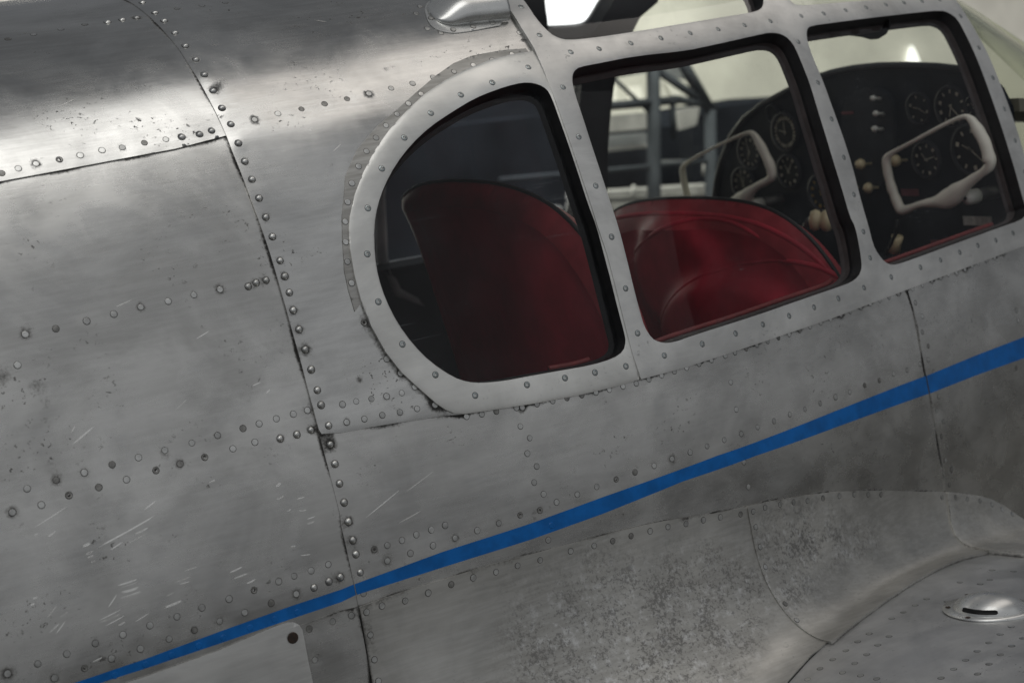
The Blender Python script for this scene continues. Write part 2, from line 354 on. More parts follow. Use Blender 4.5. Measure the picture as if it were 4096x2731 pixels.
def triangulate(loops, pts, eps=1e-6, lines=()):
    V = []; E = []
    for L in lines:
        b = len(V); V += [Vector((float(x), float(y))) for x, y in L]; E += [(b+i, b+i+1) for i in range(len(L)-1)]
    for L in loops:
        b = len(V); n = len(L); V += [Vector((float(x), float(y))) for x, y in L]; E += [(b+i, b+(i+1) % n) for i in range(n)]
    V += [Vector((float(x), float(y))) for x, y in pts]
    r = delaunay_2d_cdt(V, E, [], 0, eps, False)
    v = np.array([(a.x, a.y) for a in r[0]]); f = np.array([t for t in r[2] if len(t) == 3])
    c = v[f].mean(1); ok = inside(c, loops[0])
    for L in loops[1:]: ok &= ~inside(c, L)
    f = f[ok]
    a = v[f]; ar = (a[:, 1, 0]-a[:, 0, 0])*(a[:, 2, 1]-a[:, 0, 1])-(a[:, 2, 0]-a[:, 0, 0])*(a[:, 1, 1]-a[:, 0, 1])
    f = f[abs(ar) > 1e-10]; ar = ar[abs(ar) > 1e-10]; f[ar < 0] = f[ar < 0][:, ::-1]
    return v, f
def hexgrid(loops, step, margin=0.55):
    lo = loops[0].min(0); hi = loops[0].max(0)
    xs = np.arange(lo[0], hi[0], step); ys = np.arange(lo[1], hi[1], step*0.866)
    X, Y = np.meshgrid(xs, ys); X[1::2] += step/2; Q = np.c_[X.ravel(), Y.ravel()]
    ok = inside(Q, loops[0])
    for L in loops[1:]: ok &= ~inside(Q, L)
    Q = Q[ok]
    for L in loops: Q = Q[seg_dist(Q, L) > step*margin] if len(Q) else Q
    return Q

# ------------------------------------------------------------------ rivets and screws, traced from the photo (ninth, points)
DOME, FLUSH, STUFF = [], [], []
for c, pts in ((1, [(980, 38), (1066, 112), (1130, 167), (1202, 247), (1274, 337), (1345, 428), (1403, 532), (1463, 638), (1524, 758), (1585, 868), (1636, 998), (1680, 1122), (1729, 1245), (1776, 1375), (1822, 1505),
                    (740, 167), (841, 150), (940, 137), (1249, 948), (1372, 930), (1455, 905)]),
               (4, [(1868, 70), (1922, 232), (1955, 338), (1988, 449), (2014, 570), (2055, 702), (2097, 840), (2137, 978), (2178, 1120), (2205, 1222), (2256, 1363), (2274, 1490), (1710, 403), (1765, 377), (1833, 360), (2144, 1390), (2045, 1422), (1930, 1450)]),
               (7, [(2305, 60), (2337, 195), (2165, 912), (2269, 870), (2349, 840)]), (8, [(18, 325), (50, 457), (80, 585), (103, 682), (135, 808)])):
    DOME += cp(c, *pts)
for c, pts in ((1, [(123, 1173), (245, 1138), (406, 1108), (550, 1078), (700, 1043), (840, 1022), (992, 990), (1140, 965), (8, 1207), (55, 282), (232, 250), (420, 215), (585, 185), (1220, 83), (1390, 60), (1550, 35), (1710, 10), (1748, 838), (1909, 795), (2072, 763), (2231, 727)]),
               (2, [(35, 692), (184, 657), (337, 620), (485, 587), (625, 547), (766, 513), (900, 468), (1030, 432), (1165, 393), (540, 662), (453, 729), (374, 800), (298, 878), (229, 964), (163, 1056), (108, 1160), (61, 1276), (33, 1402), (17, 1535), (537, 65), (510, 112), (587, 213), (680, 247), (1220, 240)]),
               (4, [(173, 735), (382, 697), (594, 645), (781, 597), (966, 548), (1155, 508), (1333, 464), (1514, 425), (1136, 1531), (1322, 1480), (1498, 1428), (1674, 1380), (1785, 1348), (1905, 1313), (2022, 1281), (2118, 1255), (1604, 1520), (1755, 1475), (120, 945)]),
               (5, [(22, 105), (33, 240), (62, 385), (150, 655), (305, 905), (400, 1003), (497, 1098), (635, 1222), (0, 1218), (95, 1197), (200, 1180), (303, 1162), (408, 1140), (29, 1340), (151, 1318), (273, 1292), (395, 1272), (512, 1248),
                    (1228, 1367), (1292, 1447), (1276, 1553)]),
               (7, [(85, 393), (285, 342), (474, 276), (680, 221), (872, 168), (1074, 105), (1240, 60), (1409, 14), (187, 230), (387, 172), (580, 120), (772, 65), (955, 15),
                    (52, 1503), (260, 1435), (460, 1365), (655, 1293), (845, 1234), (1031, 1170), (1216, 1110), (1388, 1048), (1575, 988), (1748, 928), (1919, 868), (2028, 832), (2146, 795), (2264, 752), (376, 1533), (582, 1464), (766, 1397), (966, 1330), (1163, 1263), (1336, 1202), (1511, 1142), (1684, 1082), (1867, 1017), (2042, 955),
                    (790, 1513), (1000, 1440), (1180, 1375), (1365, 1310), (1535, 1255), (1720, 1187), (1890, 1130), (2050, 1082), (2291, 1145), (2128, 1195), (2167, 1408)]),
               (8, [(70, 1103), (157, 952), (1340, 77), (1323, 187), (1388, 268), (230, 648), (319, 620), (419, 585), (519, 547), (621, 513), (714, 482), (320, 727), (478, 675), (632, 622), (783, 570), (933, 517), (1079, 467), (1225, 412), (1361, 379), (1476, 323), (1618, 270), (1753, 216), (1887, 165), (2017, 117), (2150, 72), (2271, 25), (1440, 482), (1418, 582)]),
               (6, [(48, 1545), (166, 1502), (283, 1460), (400, 1418), (515, 1372), (628, 1330), (737, 1285), (844, 1248), (950, 1208), (1055, 1165), (1152, 1130), (1250, 1085), (1350, 1050), (1447, 1005), (1540, 980), (1630, 940), (327, 1063), (366, 1250),
                    (1590, 520), (1640, 612), (1637, 720), (1682, 815), (1680, 910), (1718, 993), (1750, 1163), (1738, 1258), (1780, 1335), (1767, 1435), (1806, 1503), (2290, 570), (2300, 640), (2288, 965)]),
               (9, [(420, 48), (450, 217), (1793, 35), (1832, 97), (1818, 203)])):
    FLUSH += cp(c, *pts)
SILL_RIVETS = cp(5, (858, 1300), (963, 1283), (1062, 1265), (1200, 1240), (1240, 1238), (1340, 1215), (1447, 1193), (1547, 1173), (1648, 1153), (1745, 1135), (1838, 1115), (1930, 1093), (2022, 1073), (2110, 1045), (2198, 1018), (2285, 990)) + \
    cp(6, (20, 965), (105, 938), (190, 913), (285, 883), (352, 860), (430, 833), (505, 807), (580, 783), (655, 757), (733, 733), (805, 707), (875, 680), (947, 655), (1017, 628), (1088, 600), (1152, 577), (1222, 548), (1285, 525), (1350, 502), (1413, 480), (1480, 455), (1570, 425), (1640, 398), (1705, 370), (1765, 348), (1820, 325), (1875, 313), (1935, 290), (1985, 265), (2030, 250), (2085, 230), (2140, 207), (2200, 187))
LOW_FLUSH = cp(8, (275, 1035), (433, 1000), (592, 945), (751, 888), (902, 842), (1057, 802), (1205, 758), (1359, 720), (1567, 657), (1727, 620), (1854, 587), (1981, 553), (2112, 520), (2235, 490), (167, 1078), (193, 1235), (222, 1405), (250, 1555)) + \
    cp(9, (10, 470), (130, 445), (245, 425), (385, 405), (465, 385), (545, 358), (648, 337), (742, 322), (840, 312), (948, 294), (1062, 279), (1165, 269), (1260, 269), (1350, 269), (1765, 290), (1847, 292), (1927, 305), (2015, 318), (2097, 346), (2170, 384), (2241, 417), (482, 495), (512, 635), (550, 775), (690, 1035), (775, 1150))
WING_RIVETS = cp(9, (1680, 983), (1602, 1028), (1820, 1003), (1285, 1230), (1205, 1285), (1345, 1308), (1422, 1248), (1268, 1372), (1187, 1435), (1035, 1407), (1125, 1345), (948, 1470), (1104, 1500), (1228, 1523), (1338, 1545), (862, 1540), (1780, 1537), (1866, 1472), (1948, 1408), (2028, 1348), (2108, 1290), (2187, 1235), (2263, 1183), (2030, 1502), (2110, 1437), (2190, 1374), (2267, 1315), (2340, 1260), (2050, 885), (2115, 857), (2130, 790), (2280, 800), (1910, 870), (1520, 1075), (1440, 1120))
RING_SCREWS = cp(2, (1272, 490), (1024, 594), (808, 678), (601, 802), (418, 970), (263, 1180), (166, 1449)) + cp(5, (161, 193), (236, 518), (401, 808), (628, 1018), (901, 1160), (1257, 1087), (1518, 1040), (1724, 1003), (1936, 960))
FRAME_SCREWS = cp(2, (1225, 87), (1348, 278), (1504, 628), (1610, 965), (1726, 1297), (1560, 392), (1753, 369), (1970, 330), (2176, 295)) + cp(5, (1833, 75), (1929, 427), (2011, 735), (2194, 888)) + \
    cp(3, (30, 260), (222, 233), (403, 204), (581, 176), (595, 8), (793, 140), (948, 122), (1099, 100), (1240, 80), (1376, 60), (1500, 46), (1623, 35), (1744, 25), (770, 315), (903, 590), (995, 838), (1078, 1098), (1147, 1352), (1888, 135), (2012, 350), (2107, 553), (2185, 765), (2258, 980), (2323, 1195)) + \
    cp(6, (1212, 38), (1258, 218), (105, 810), (333, 738), (520, 676), (700, 617), (872, 558), (1040, 497), (1216, 423), (1403, 350), (1605, 283), (1743, 233), (1876, 180), (2000, 133), (2125, 97), (2243, 47))
uvDOME, uvFLUSH, uvSILL, uvRING, uvFRAME = (NEAR.many(p) for p in (DOME, FLUSH, SILL_RIVETS, RING_SCREWS, FRAME_SCREWS))
uvLOW, uvWING = LOW.many(LOW_FLUSH), LOW.many(WING_RIVETS)

# ------------------------------------------------------------------ sheet-metal relief and grime
ALLW = np.vstack([uvDOME, uvFLUSH, uvSILL]); ALLL = np.vstack([uvLOW, uvWING])
def rivet_params(n, lo=0.0): return dict(g=np.clip(RNG.gamma(1.6, 0.28, n), 0.20, 0.90)+lo, d=RNG.uniform(-0.5, 0.9, n), r=RNG.uniform(0.0065, 0.0115, n))
PW, PL = rivet_params(len(ALLW)), rivet_params(len(ALLL)); PW['g'][:len(uvDOME)] += 0.28; PL['g'] *= 0.5
def fieldsum(Q, C, amp, rad):
    out = np.zeros(len(Q)); o = np.argsort(Q[:, 0]); xs = Q[o, 0]
    for (cx, cy), a, r in zip(C, amp, rad):
        i0, i1 = np.searchsorted(xs, (cx-3*r, cx+3*r)); k = o[i0:i1]
        out[k] += a*np.exp(-((Q[k, 0]-cx)**2+(Q[k, 1]-cy)**2)/(r*r))
    return out
_wv = [(RNG.uniform(-16, 16), RNG.uniform(-20, 20), RNG.uniform(0, 6.28), 0.00042) for _ in range(9)] + [(RNG.uniform(-45, 45), RNG.uniform(-45, 45), RNG.uniform(0, 6.28), 0.00007) for _ in range(10)]
def relief(Q, C, P):
    h = sum(a*np.sin(kx*Q[:, 0]+ky*Q[:, 1]+ph) for kx, ky, ph, a in _wv)
    return h+fieldsum(Q, C, -0.00060*P['d'], P['r']*1.5)

def patch(name, pos, loops, step, off, thick, mat, parent, C=None, P=None, edge_dirt=0.6, edge_w=0.004, seam=None, crown=0.0, corr=None, scuff=None, grime_extra=None, rel=True, mats2=None):
    """sheet-metal piece lying on a surface: top skin with relief, turned-down rims, grime stored per vertex"""
    loops = [densify(L, step) for L in loops]
    Q = hexgrid(loops, step)
    if C is not None and len(C):
        ok = inside(C, loops[0]); ex = []
        for (cx, cy), o in zip(C, ok):
            if not o: continue
            for r, n in ((0.0028, 6), (0.0055, 8), (0.0085, 10)):
                for k in range(n): a = 6.283*k/n; ex.append((cx+r*math.cos(a), cy+r*math.sin(a)))
        if ex:
            ex = np.array(ex); keep = inside(ex, loops[0])
            for L in loops[1:]: keep &= ~inside(ex, L)
            ex = ex[keep]; ex = ex[np.min([seg_dist(ex, L) for L in loops], axis=0) > 0.001] if len(ex) else ex
            Q = np.vstack([Q, ex])
    if crown >= 0.0009:
        md = np.min([seg_dist(Q, L) for L in loops], axis=0); Q = Q[md > 0.0095]; ex = []
        for i_, L in enumerate(loops):
            for d_ in (0.0015, 0.0035, 0.0065): ex.append(offset_poly(L, d_ if i_ == 0 else -d_))
        for i_, d_ in enumerate([d_ for _ in loops for d_ in (0.0015, 0.0035, 0.0065)]):
            e_ = ex[i_]; k_ = inside(e_, loops[0])
            for L in loops[1:]: k_ &= ~inside(e_, L)
            e_ = e_[k_]; ex[i_] = e_[np.min([seg_dist(e_, L) for L in loops], axis=0) > d_*0.85] if len(e_) else e_
        Q = np.vstack([Q]+ex)
    v, f = triangulate(loops, Q)
    Pp, N = surf_eval(pos, v[:, 0], v[:, 1])
    CC = C if C is not None else np.zeros((0, 2)); PP = P if P is not None else dict(g=[], d=np.zeros(0), r=np.zeros(0))
    h = relief(v, CC, PP) if rel else np.zeros(len(v))
    dist = np.min([seg_dist(v, L) for L in loops], axis=0)
    if crown: h = h-crown*np.exp(-dist/0.006)
    top = Pp+N*(off+h)[:, None]
    grime = fieldsum(v, CC, PP['g'], PP['r']) if len(CC) else np.zeros(len(v))
    if edge_dirt: grime += edge_dirt*np.exp(-(dist/edge_w)**2)*(0.55+0.45*np.sin(v[:, 0]*37+v[:, 1]*53))
    if seam is not None:
        for S, amp, w in seam:
            ds = seg_dist(v, S, False); grime += amp*np.exp(-(ds/w)**2)*(0.6+0.4*np.sin(v[:, 0]*61+v[:, 1]*47))
    if grime_extra is not None: grime += grime_extra(v)
    if pos is low_pos: f = f[:, ::-1]
    verts = [top]; faces = f.tolist(); nv = len(v); attr = [grime]
    key = {(round(a, 7), round(b, 7)): i for i, (a, b) in enumerate(v)}
    base = nv; rims = []
    # boundary edges of the triangulation carry the rim
    from collections import Counter
    cnt = Counter(); 
    for t in faces:
        for a, b in ((t[0], t[1]), (t[1], t[2]), (t[2], t[0])): cnt[(a, b)] += 1
    bd = [(a, b) for (a, b) in cnt if (b, a) not in cnt]
    idx = {}; tv = []; lv = []; ga = []
    for a, b in bd:
        for k in (a, b):
            if k not in idx: idx[k] = len(tv); tv.append(top[k]); lv.append(top[k]-N[k]*thick); ga.append(grime[k])
    n2 = len(tv); verts += [np.array(tv), np.array(lv)]; attr += [np.array(ga)*0.5, np.ones(n2)]
    for a, b in bd: ia, ib = base+idx[a], base+idx[b]; faces.append([ib, ia, ia+n2, ib+n2])
    V = np.vstack(verts)
    o = mesh_obj(name, V, faces, mat, parent)
    me = o.data
    def put(nm, arr):
        at = me.attributes.new(nm, 'FLOAT', 'POINT'); at.data.foreach_set('value', np.asarray(arr, np.float32))
    put('grime', np.concatenate(attr))
    ext = np.vstack([v, np.array([v[k] for k in idx]), np.array([v[k] for k in idx])]) if n2 else v
    if corr is not None: put('corr', corr(ext))
    if scuff is not None: put('scuff', scuff(ext))
    return o

# ------------------------------------------------------------------ traced outlines
def U(pts, c=NEAR): return c.many(pts)
seam_px = cp(1, (840, 0), (960, 75), (1060, 165), (1150, 260), (1240, 370), (1310, 480), (1380, 590), (1450, 720), (1500, 820), (1550, 930), (1600, 1060), (1660, 1210), (1720, 1370), (1785, 1550)) + \
    cp(4, (1850, 170), (1900, 330), (1960, 530), (2020, 750), (2080, 970), (2140, 1200), (2190, 1390), (2232, 1550)) + cp(7, (2340, 400)) + cp(8, (0, 490), (50, 700), (90, 880), (122, 1040), (150, 1200), (180, 1370), (210, 1550))
SEAM = U(seam_px)
XS = float(np.mean(SEAM[:14, 0]))                                   # station of the riveted seam
SEAM_UP = np.array([(SEAM[0, 0], g) for g in np.linspace(GMID+0.9, SEAM[0, 1]+0.03, 24)])
SEAM_ALL = np.vstack([SEAM_UP, SEAM, [(SEAM[-1, 0]+0.003, SEAM[-1, 1]-0.12), (SEAM[-1, 0]+0.003, GMIN+0.05)]])
lap1 = U([(-20, 737), (220, 690), (450, 645), (700, 598), (905, 545)])
lap2 = U(cp(8, (120, 1042), (0, 1068)) + cp(7, (2245, 1108), (2080, 1165), (1900, 1225), (1500, 1358), (1000, 1530), (700, 1633), (0, 1880)))
c_low = U(cp(4, (2210, 1420)) + cp(5, (0, 1410), (200, 1372), (450, 1332), (700, 1296), (830, 1285)))
sill = U(cp(5, (760, 1280), (830, 1285), (1000, 1262), (1300, 1215), (1600, 1160), (1900, 1090), (2040, 1048), (2351, 965)) + cp(6, (300, 868), (650, 750), (1000, 632), (1280, 525), (1530, 430), (2000, 255), (2351, 125)) + [(4300, 908)])
low_seam = U(cp(6, (1535, 428), (1575, 560), (1620, 780), (1660, 990), (1690, 1140), (1715, 1300), (1745, 1480)) + cp(9, (1758, 0), (1778, 120), (1795, 250)))
XF = float(low_seam[:, 0].mean())
post1 = U(cp(2, (1050, 0), (1150, 110), (1230, 240), (1310, 370), (1390, 560), (1440, 690), (1500, 860), (1570, 1060), (1640, 1270), (1690, 1420), (1735, 1568)) + cp(5, (1800, 190), (1850, 380), (1900, 580), (1940, 740), (1980, 890), (2035, 1050)))
post3 = U(cp(3, (1840, 0), (1960, 180), (2080, 400), (2170, 620), (2230, 780), (2290, 960), (2351, 1180)) + [(4145, 880)])
ring_out = U(cp(2, (1305, 374), (1150, 400), (1000, 440), (850, 500), (700, 575), (560, 670), (430, 790), (320, 910), (220, 1050), (140, 1200), (80, 1350), (45, 1500)) + cp(5, (38, 20), (45, 150), (75, 330), (120, 500), (190, 680), (290, 860), (400, 1000), (520, 1110), (640, 1215), (700, 1255), (760, 1280), (830, 1285), (1000, 1262), (1300, 1215), (1600, 1160), (1900, 1090), (2030, 1050)))
win1 = U(cp(2, (1432, 690), (1400, 635), (1345, 603), (1270, 588), (1180, 600), (1050, 640), (900, 700), (750, 790), (600, 890), (470, 1010), (360, 1150), (280, 1300), (235, 1430), (212, 1568)) + cp(5, (215, 200), (240, 350), (290, 500), (370, 660), (480, 810), (600, 930), (750, 1030), (850, 1065), (950, 1072), (1100, 1058), (1300, 1020), (1500, 985), (1700, 950), (1850, 905), (1922, 855), (1938, 790), (1928, 730), (1890, 590), (1840, 390), (1790, 200), (1737, 0)) + cp(2, (1680, 1420), (1632, 1270), (1562, 1060), (1492, 860)))
win2 = U(cp(2, (1570, 545), (1585, 515), (1620, 490), (1750, 465), (2000, 415)) + cp(3, (0, 378), (200, 335), (400, 290), (540, 258), (600, 252), (660, 262), (710, 295), (750, 350), (800, 470), (850, 600), (900, 770), (950, 930), (1000, 1100), (1060, 1290), (1120, 1500)) + cp(6, (1157, 0), (1185, 130), (1203, 250), (1200, 300), (1180, 345), (1130, 385), (1050, 415), (800, 500), (500, 605), (200, 700), (0, 765)) + cp(5, (2300, 785), (2220, 803), (2160, 795), (2110, 770), (2060, 690), (2030, 590), (1990, 440), (1940, 230), (1880, 0)) + cp(2, (1830, 1420), (1750, 1170), (1690, 990), (1630, 800), (1590, 680), (1570, 600)))
win3 = U(cp(3, (830, 260), (835, 225), (860, 205), (1000, 185), (1300, 145), (1600, 110), (1750, 95), (1810, 110), (1870, 155), (1930, 270), (1990, 400), (2060, 580), (2130, 780), (2200, 990), (2270, 1220), (2325, 1420)) + [(4089, 837), (4082, 871), (4062, 888), (3977, 917), (3842, 966), (3700, 1018), (3590, 1058), (3550, 1067), (3520, 1054), (3490, 1016)] + cp(6, (1280, 120), (1250, 0)) + cp(3, (1200, 1400), (1150, 1200), (1080, 970), (1000, 750), (940, 580), (870, 420), (835, 310)))
t2 = U(cp(2, (1260, 60), (1330, 170), (1420, 265), (1480, 295), (1540, 308), (1700, 295), (2000, 250), (2351, 190)) + cp(3, (250, 150), (450, 118), (520, 95), (540, 50), (530, 0)) + [(3010, -60)])
GT = g_of_z(0.648)
t2 = np.vstack([t2, [(t2[-1, 0]-0.02, GT-0.03), (t2[-1, 0]-0.06, GT), (t2[0, 0]+0.06, GT), (t2[0, 0]+0.02, GT-0.03)]])
t3 = U(cp(3, (700, 0), (730, 50), (780, 68), (900, 60), (1200, 35), (1500, 5)) + [(3680, -14)])
t3 = np.vstack([t3, [(t3[-1, 0]+0.09, t3[-1, 1]+0.012), (t3[-1, 0]+0.10, t3[-1, 1]+0.06), (t3[-1, 0]+0.06, GT), (t3[0, 0]+0.06, GT), (t3[0, 0], GT-0.04)]])

so = U(cp(2, (1260, 352), (1130, 362), (1000, 383), (880, 408), (760, 458), (640, 540), (520, 640), (380, 765), (240, 880), (100, 1040), (18, 1220), (8, 1360), (-5, 1500)) + cp(5, (0, 100), (12, 300), (40, 430), (85, 580)))
si = ring_out[0:16]
wc_ = np.array([win1[:, 0].mean(), win1[:, 1].mean()])
SEAL = np.vstack([so, np.array([p+(wc_-p)*0.035 for p in si])[::-1]])
# ------------------------------------------------------------------ the airplane
plane = thing('airplane', 'bare metal light aircraft with riveted skin, framed canopy windows and thin blue stripe', 'airplane', loc=(0, 0, 0))
PANELS = []                      # (object, polygon, offset, surface) top-most last, to hang rivets on
def skin(loops, off, mat, step=0.0048, label=None, pos=wall_pos, C=ALLW, P=PW, thick=0.0022, name='skin_panel', **kw):
    o = patch(name, pos, loops, step, off, max(thick, off+0.001), MATS[mat], plane, C, P, **kw)
    if label: o['label'] = label
    PANELS.append((o, np.asarray(loops[0]), off, pos, loops[1:])); return o
UL = -1.65                       # aft end of what is built
def upto(S, g): return S
# side panel aft of the seam
iS1 = int(np.argmin(abs(SEAM_ALL[:, 1]-lap1[-1, 1]))); iS2 = int(np.argmin(abs(SEAM_ALL[:, 1]-lap2[0, 1])))
ov = np.array([0.014, 0.0])
l1 = lap1.copy(); l1_ext = np.vstack([[(UL, lap1[0, 1]+(UL-lap1[0, 0])*(lap1[1, 1]-lap1[0, 1])/(lap1[1, 0]-lap1[0, 0]))], l1])
polyA = np.vstack([l1_ext+np.array([0, 0.012]), SEAM_ALL[iS1:iS2+1]+ov, lap2+np.array([0, -0.012]), [(UL, lap2[-1, 1]-0.012)]])
def scuffA(v): return np.exp(-((v[:, 0]+0.78)/0.30)**2-((v[:, 1]+0.14)/0.17)**2)
def stainsA(v):
    s = U([(150, 1545), (5, 1505), (205, 1850), (185, 1620), (130, 1290), (660, 1815), (640, 2255), (970, 2205)]); g = np.zeros(len(v))
    for (x, y), a, r in zip(s, (0.55, 0.65, 0.4, 0.4, 0.25, 0.45, 0.4, 0.3), (0.016, 0.017, 0.014, 0.010, 0.014, 0.012, 0.007, 0.010)): g += a*np.exp(-((v[:, 0]-x)**2+(v[:, 1]-y)**2)/r**2)
    return g
skin([polyA], 0.0, 'skin', label='scuffed lower side panel behind the seam', edge_dirt=0.0, seam=[(lap1, 1.0, 0.0045), (SEAM_ALL[iS1:iS2], 1.0, 0.004)], scuff=scuffA, grime_extra=stainsA)
# panel under the sill, between the two frame seams
iSc = int(np.argmin(abs(SEAM_ALL[:, 1]-c_low[0, 1])))
fil_px = cp(8, (122, 1040), (400, 945), (700, 852), (1000, 757), (1300, 678), (1600, 600), (1900, 520), (2351, 428)) + cp(9, (200, 400), (420, 350), (600, 312), (800, 282), (1000, 255), (1200, 243), (1400, 243), (1600, 248), (1795, 252))
filW = U(fil_px)
polyD = np.vstack([c_low+np.array([0, 0.010]), sill[2:12]+np.array([0, 0.010]), [low_seam[0]+np.array([0.012, 0.01])], low_seam+np.array([0.012, 0]), filW[::-1][1:-1]+np.array([0, -0.02]), [(SEAM_ALL[iS2, 0], filW[0, 1]-0.02)], SEAM_ALL[iSc:iS2+1][::-1]])
skin([polyD], 0.0010, 'skin', label='side panel under the canopy sill', edge_dirt=0.35, seam=[(c_low, 0.8, 0.006), (sill, 0.75, 0.003), (filW, 1.1, 0.003), (low_seam, 1.3, 0.004)], scuff=lambda v: 0.12+0*v[:, 0])
# forward side panel
fw_low = [(XF+1.45, g_of_z(-0.74)), (XF+1.0, g_of_z(-0.72)), (XF+0.7, g_of_z(-0.66)), (XF+0.4, g_of_z(-0.58)), (XF+0.2, g_of_z(-0.48)), (low_seam[-1, 0], low_seam[-1, 1]-0.015)]
polyE = np.vstack([[low_seam[0]+np.array([0, 0.01])], sill[12:]+np.array([0, 0.010]), [(XF+1.45, 0.03)], fw_low, low_seam[::-1][1:-1]])
skin([polyE], 0.0028, 'skin', label='forward side panel beside the windshield base', step=0.006, edge_dirt=0.9, edge_w=0.003, seam=[(sill, 0.8, 0.0035)], scuff=lambda v: 0*v[:, 0])
# lower strip behind the seam, under its lap
polyG = np.vstack([lap2[::-1], [(lap2[0, 0]-0.001, lap2[0, 1]-0.001)], SEAM_ALL[iS2:]+np.array([-0.0015, 0]), [(UL, GMIN+0.05), (UL, lap2[-1, 1])]])
skin([polyG], 0.0018, 'skin', label='lower hull panel behind the seam', step=0.007, edge_dirt=0.8, edge_w=0.003, scuff=lambda v: 0*v[:, 0])
# upper panel aft of the seam, over the shoulder and roof
polyB = np.vstack([l1_ext, SEAM_ALL[:iS1][::-1]+ov, [(UL, SEAM_ALL[0, 1])]])
skin([polyB], 0.0024, 'skin_upper', label='polished shoulder panel behind the seam', edge_dirt=0.25, edge_w=0.003, seam=[(SEAM_ALL[:iS1], 1.0, 0.004)])
# panel round the rear window, up over the roof
XP = float(post1[:, 0].mean())
ringc = ring_out
polyC = np.vstack([SEAM_ALL[:iSc+1][::-1], SEAM_ALL[:1], [(XP+0.02, SEAM_ALL[0, 1])], [(XP+0.02, ring_out[0, 1]+0.05)], ring_out[:1]+np.array([0.03, 0.0]), offset_poly(ring_out, 0)[1:-1]*1.0])
# walk: seam upward -> roof -> down to the ring -> along the ring (inside edge hidden under it) -> lower lap back to the seam
inner = np.array([p+(np.array([win1[:, 0].mean(), win1[:, 1].mean()])-p)*0.07 for p in ring_out[1:23]])
polyC = np.vstack([SEAM_ALL[:iSc+1][::-1], [(XP+0.02, SEAM_ALL[0, 1])], [(XP+0.02, ring_out[0, 1]-0.01)], inner, [ring_out[23]+np.array([0.01, 0.002])], c_low[::-1]])
def stainsC(v):
    s = U([(1435, 1520), (1473, 383), (1540, 285), (1570, 275), (870, 355), (890, 330)]); g = np.zeros(len(v))
    for (x, y), a, r in zip(s, (0.9, 0.9, 0.55, 0.5, 0.6, 0.4), (0.006, 0.009, 0.007, 0.006, 0.011, 0.012)): g += a*np.exp(-((v[:, 0]-x)**2+(v[:, 1]-y)**2)/r**2)
    return g
skin([polyC], 0.0046, 'skin_upper', label='skin panel round the rear window and over the roof', edge_dirt=0.25, edge_w=0.002, seam=[(ring_out[14:22], 0.7, 0.010)], grime_extra=stainsC, crown=0.0010)
NW = len(PANELS)

# fillet panels and wing
def UL_(p): return LOW.many(p)
filL = UL_(fil_px); filL2 = UL_(cp(9, (1795, 252), (1900, 258), (2020, 280), (2100, 305), (2200, 355), (2351, 465)) + [(4220, 2160)])
seamL = UL_(cp(8, (122, 1042), (150, 1200), (180, 1370), (210, 1550)) + [(1510, 2850)])
midL = UL_(cp(9, (427, 350), (450, 480), (475, 620), (510, 750), (560, 880), (620, 990), (700, 1100), (790, 1190), (880, 1255), (1000, 1290)))
lowL = UL_(cp(9, (1795, 252), (1805, 370), (1825, 480), (1860, 565), (1930, 635), (2000, 660), (2090, 680), (2351, 708)) + [(4250, 2245)])
wingL = UL_(cp(9, (2060, 680), (1900, 715), (1750, 772), (1600, 850), (1450, 945), (1300, 1050), (1150, 1165), (1000, 1292), (870, 1415), (730, 1568)) + [(3040, 2870), (2900, 3030)])
wing_in = wingL+np.array([0.0, -0.012])
def corrF(v):
    c = UL_([(2700, 2560), (2500, 2700), (2900, 2420)]); g = np.zeros(len(v))
    for (x, y), a, rx, ry in zip(c, (1.0, 1.0, 0.85), (0.17, 0.22, 0.13), (0.075, 0.085, 0.07)): g = np.maximum(g, a*np.exp(-((v[:, 0]-x)/rx)**2-((v[:, 1]-y)/ry)**2))
    edge = 0.17*np.tanh((v[:, 0]+0.1)/0.2)
    return np.clip((g-0.30+0.05*np.sin(v[:, 0]*38)+0.03*np.sin(v[:, 0]*91+2))*3.2, 0, 1)*(0.55+0.45*g)
def corrM(v):
    c = UL_([(3200, 2150), (3120, 2330), (3350, 2180)]); g = np.zeros(len(v))
    for (x, y), a, rx, ry in zip(c, (0.9, 0.85, 0.8), (0.12, 0.09, 0.11), (0.05, 0.05, 0.04)): g = np.maximum(g, a*np.exp(-((v[:, 0]-x)/rx)**2-((v[:, 1]-y)/ry)**2))
    return np.clip(g*1.2, 0, 1)
jm = int(np.argmin(abs(filL[:, 0]-midL[0, 0])))
wi = int(np.argmin(np.linalg.norm(wingL-midL[-1], axis=1)))
polyF1 = np.vstack([filL[:jm], [midL[0]+np.array([0.012, 0])], midL[1:]+np.array([0.010, 0.004]), wingL[wi+1:]+np.array([0.012, 0.0]), [(seamL[-1, 0], 0.45)], seamL[::-1][:-1]])
polyF2 = np.vstack([[midL[0]], filL[jm+1:], lowL[1:4]+np.array([0.01, 0]), [lowL[4]+np.array([0.01, 0.004]), lowL[6]+np.array([0.0, 0.006])], wingL[1:wi+1]+np.array([0, 0.012]), midL[::-1][1:-1]])
polyF3 = np.vstack([filL2, [(filL2[-1, 0]+0.4, filL2[-1, 1])], [(filL2[-1, 0]+0.4, lowL[-1, 1])], lowL[::-1][:-1]])
skl = dict(pos=low_pos, C=ALLL, P=PL)
polyW = np.vstack([[(1.5, 0.19)], [(1.0, 0.195)], [wingL[0]+np.array([0.05, -0.004])], wingL, [(-0.6, 0.9), (1.5, 0.9)]])
wing = skin([polyW], 0.0004, 'skin_wing', name='wing_skin', step=0.0065, edge_dirt=0.25, edge_w=0.004, label='upper wing skin with rows of flush rivets', **skl)
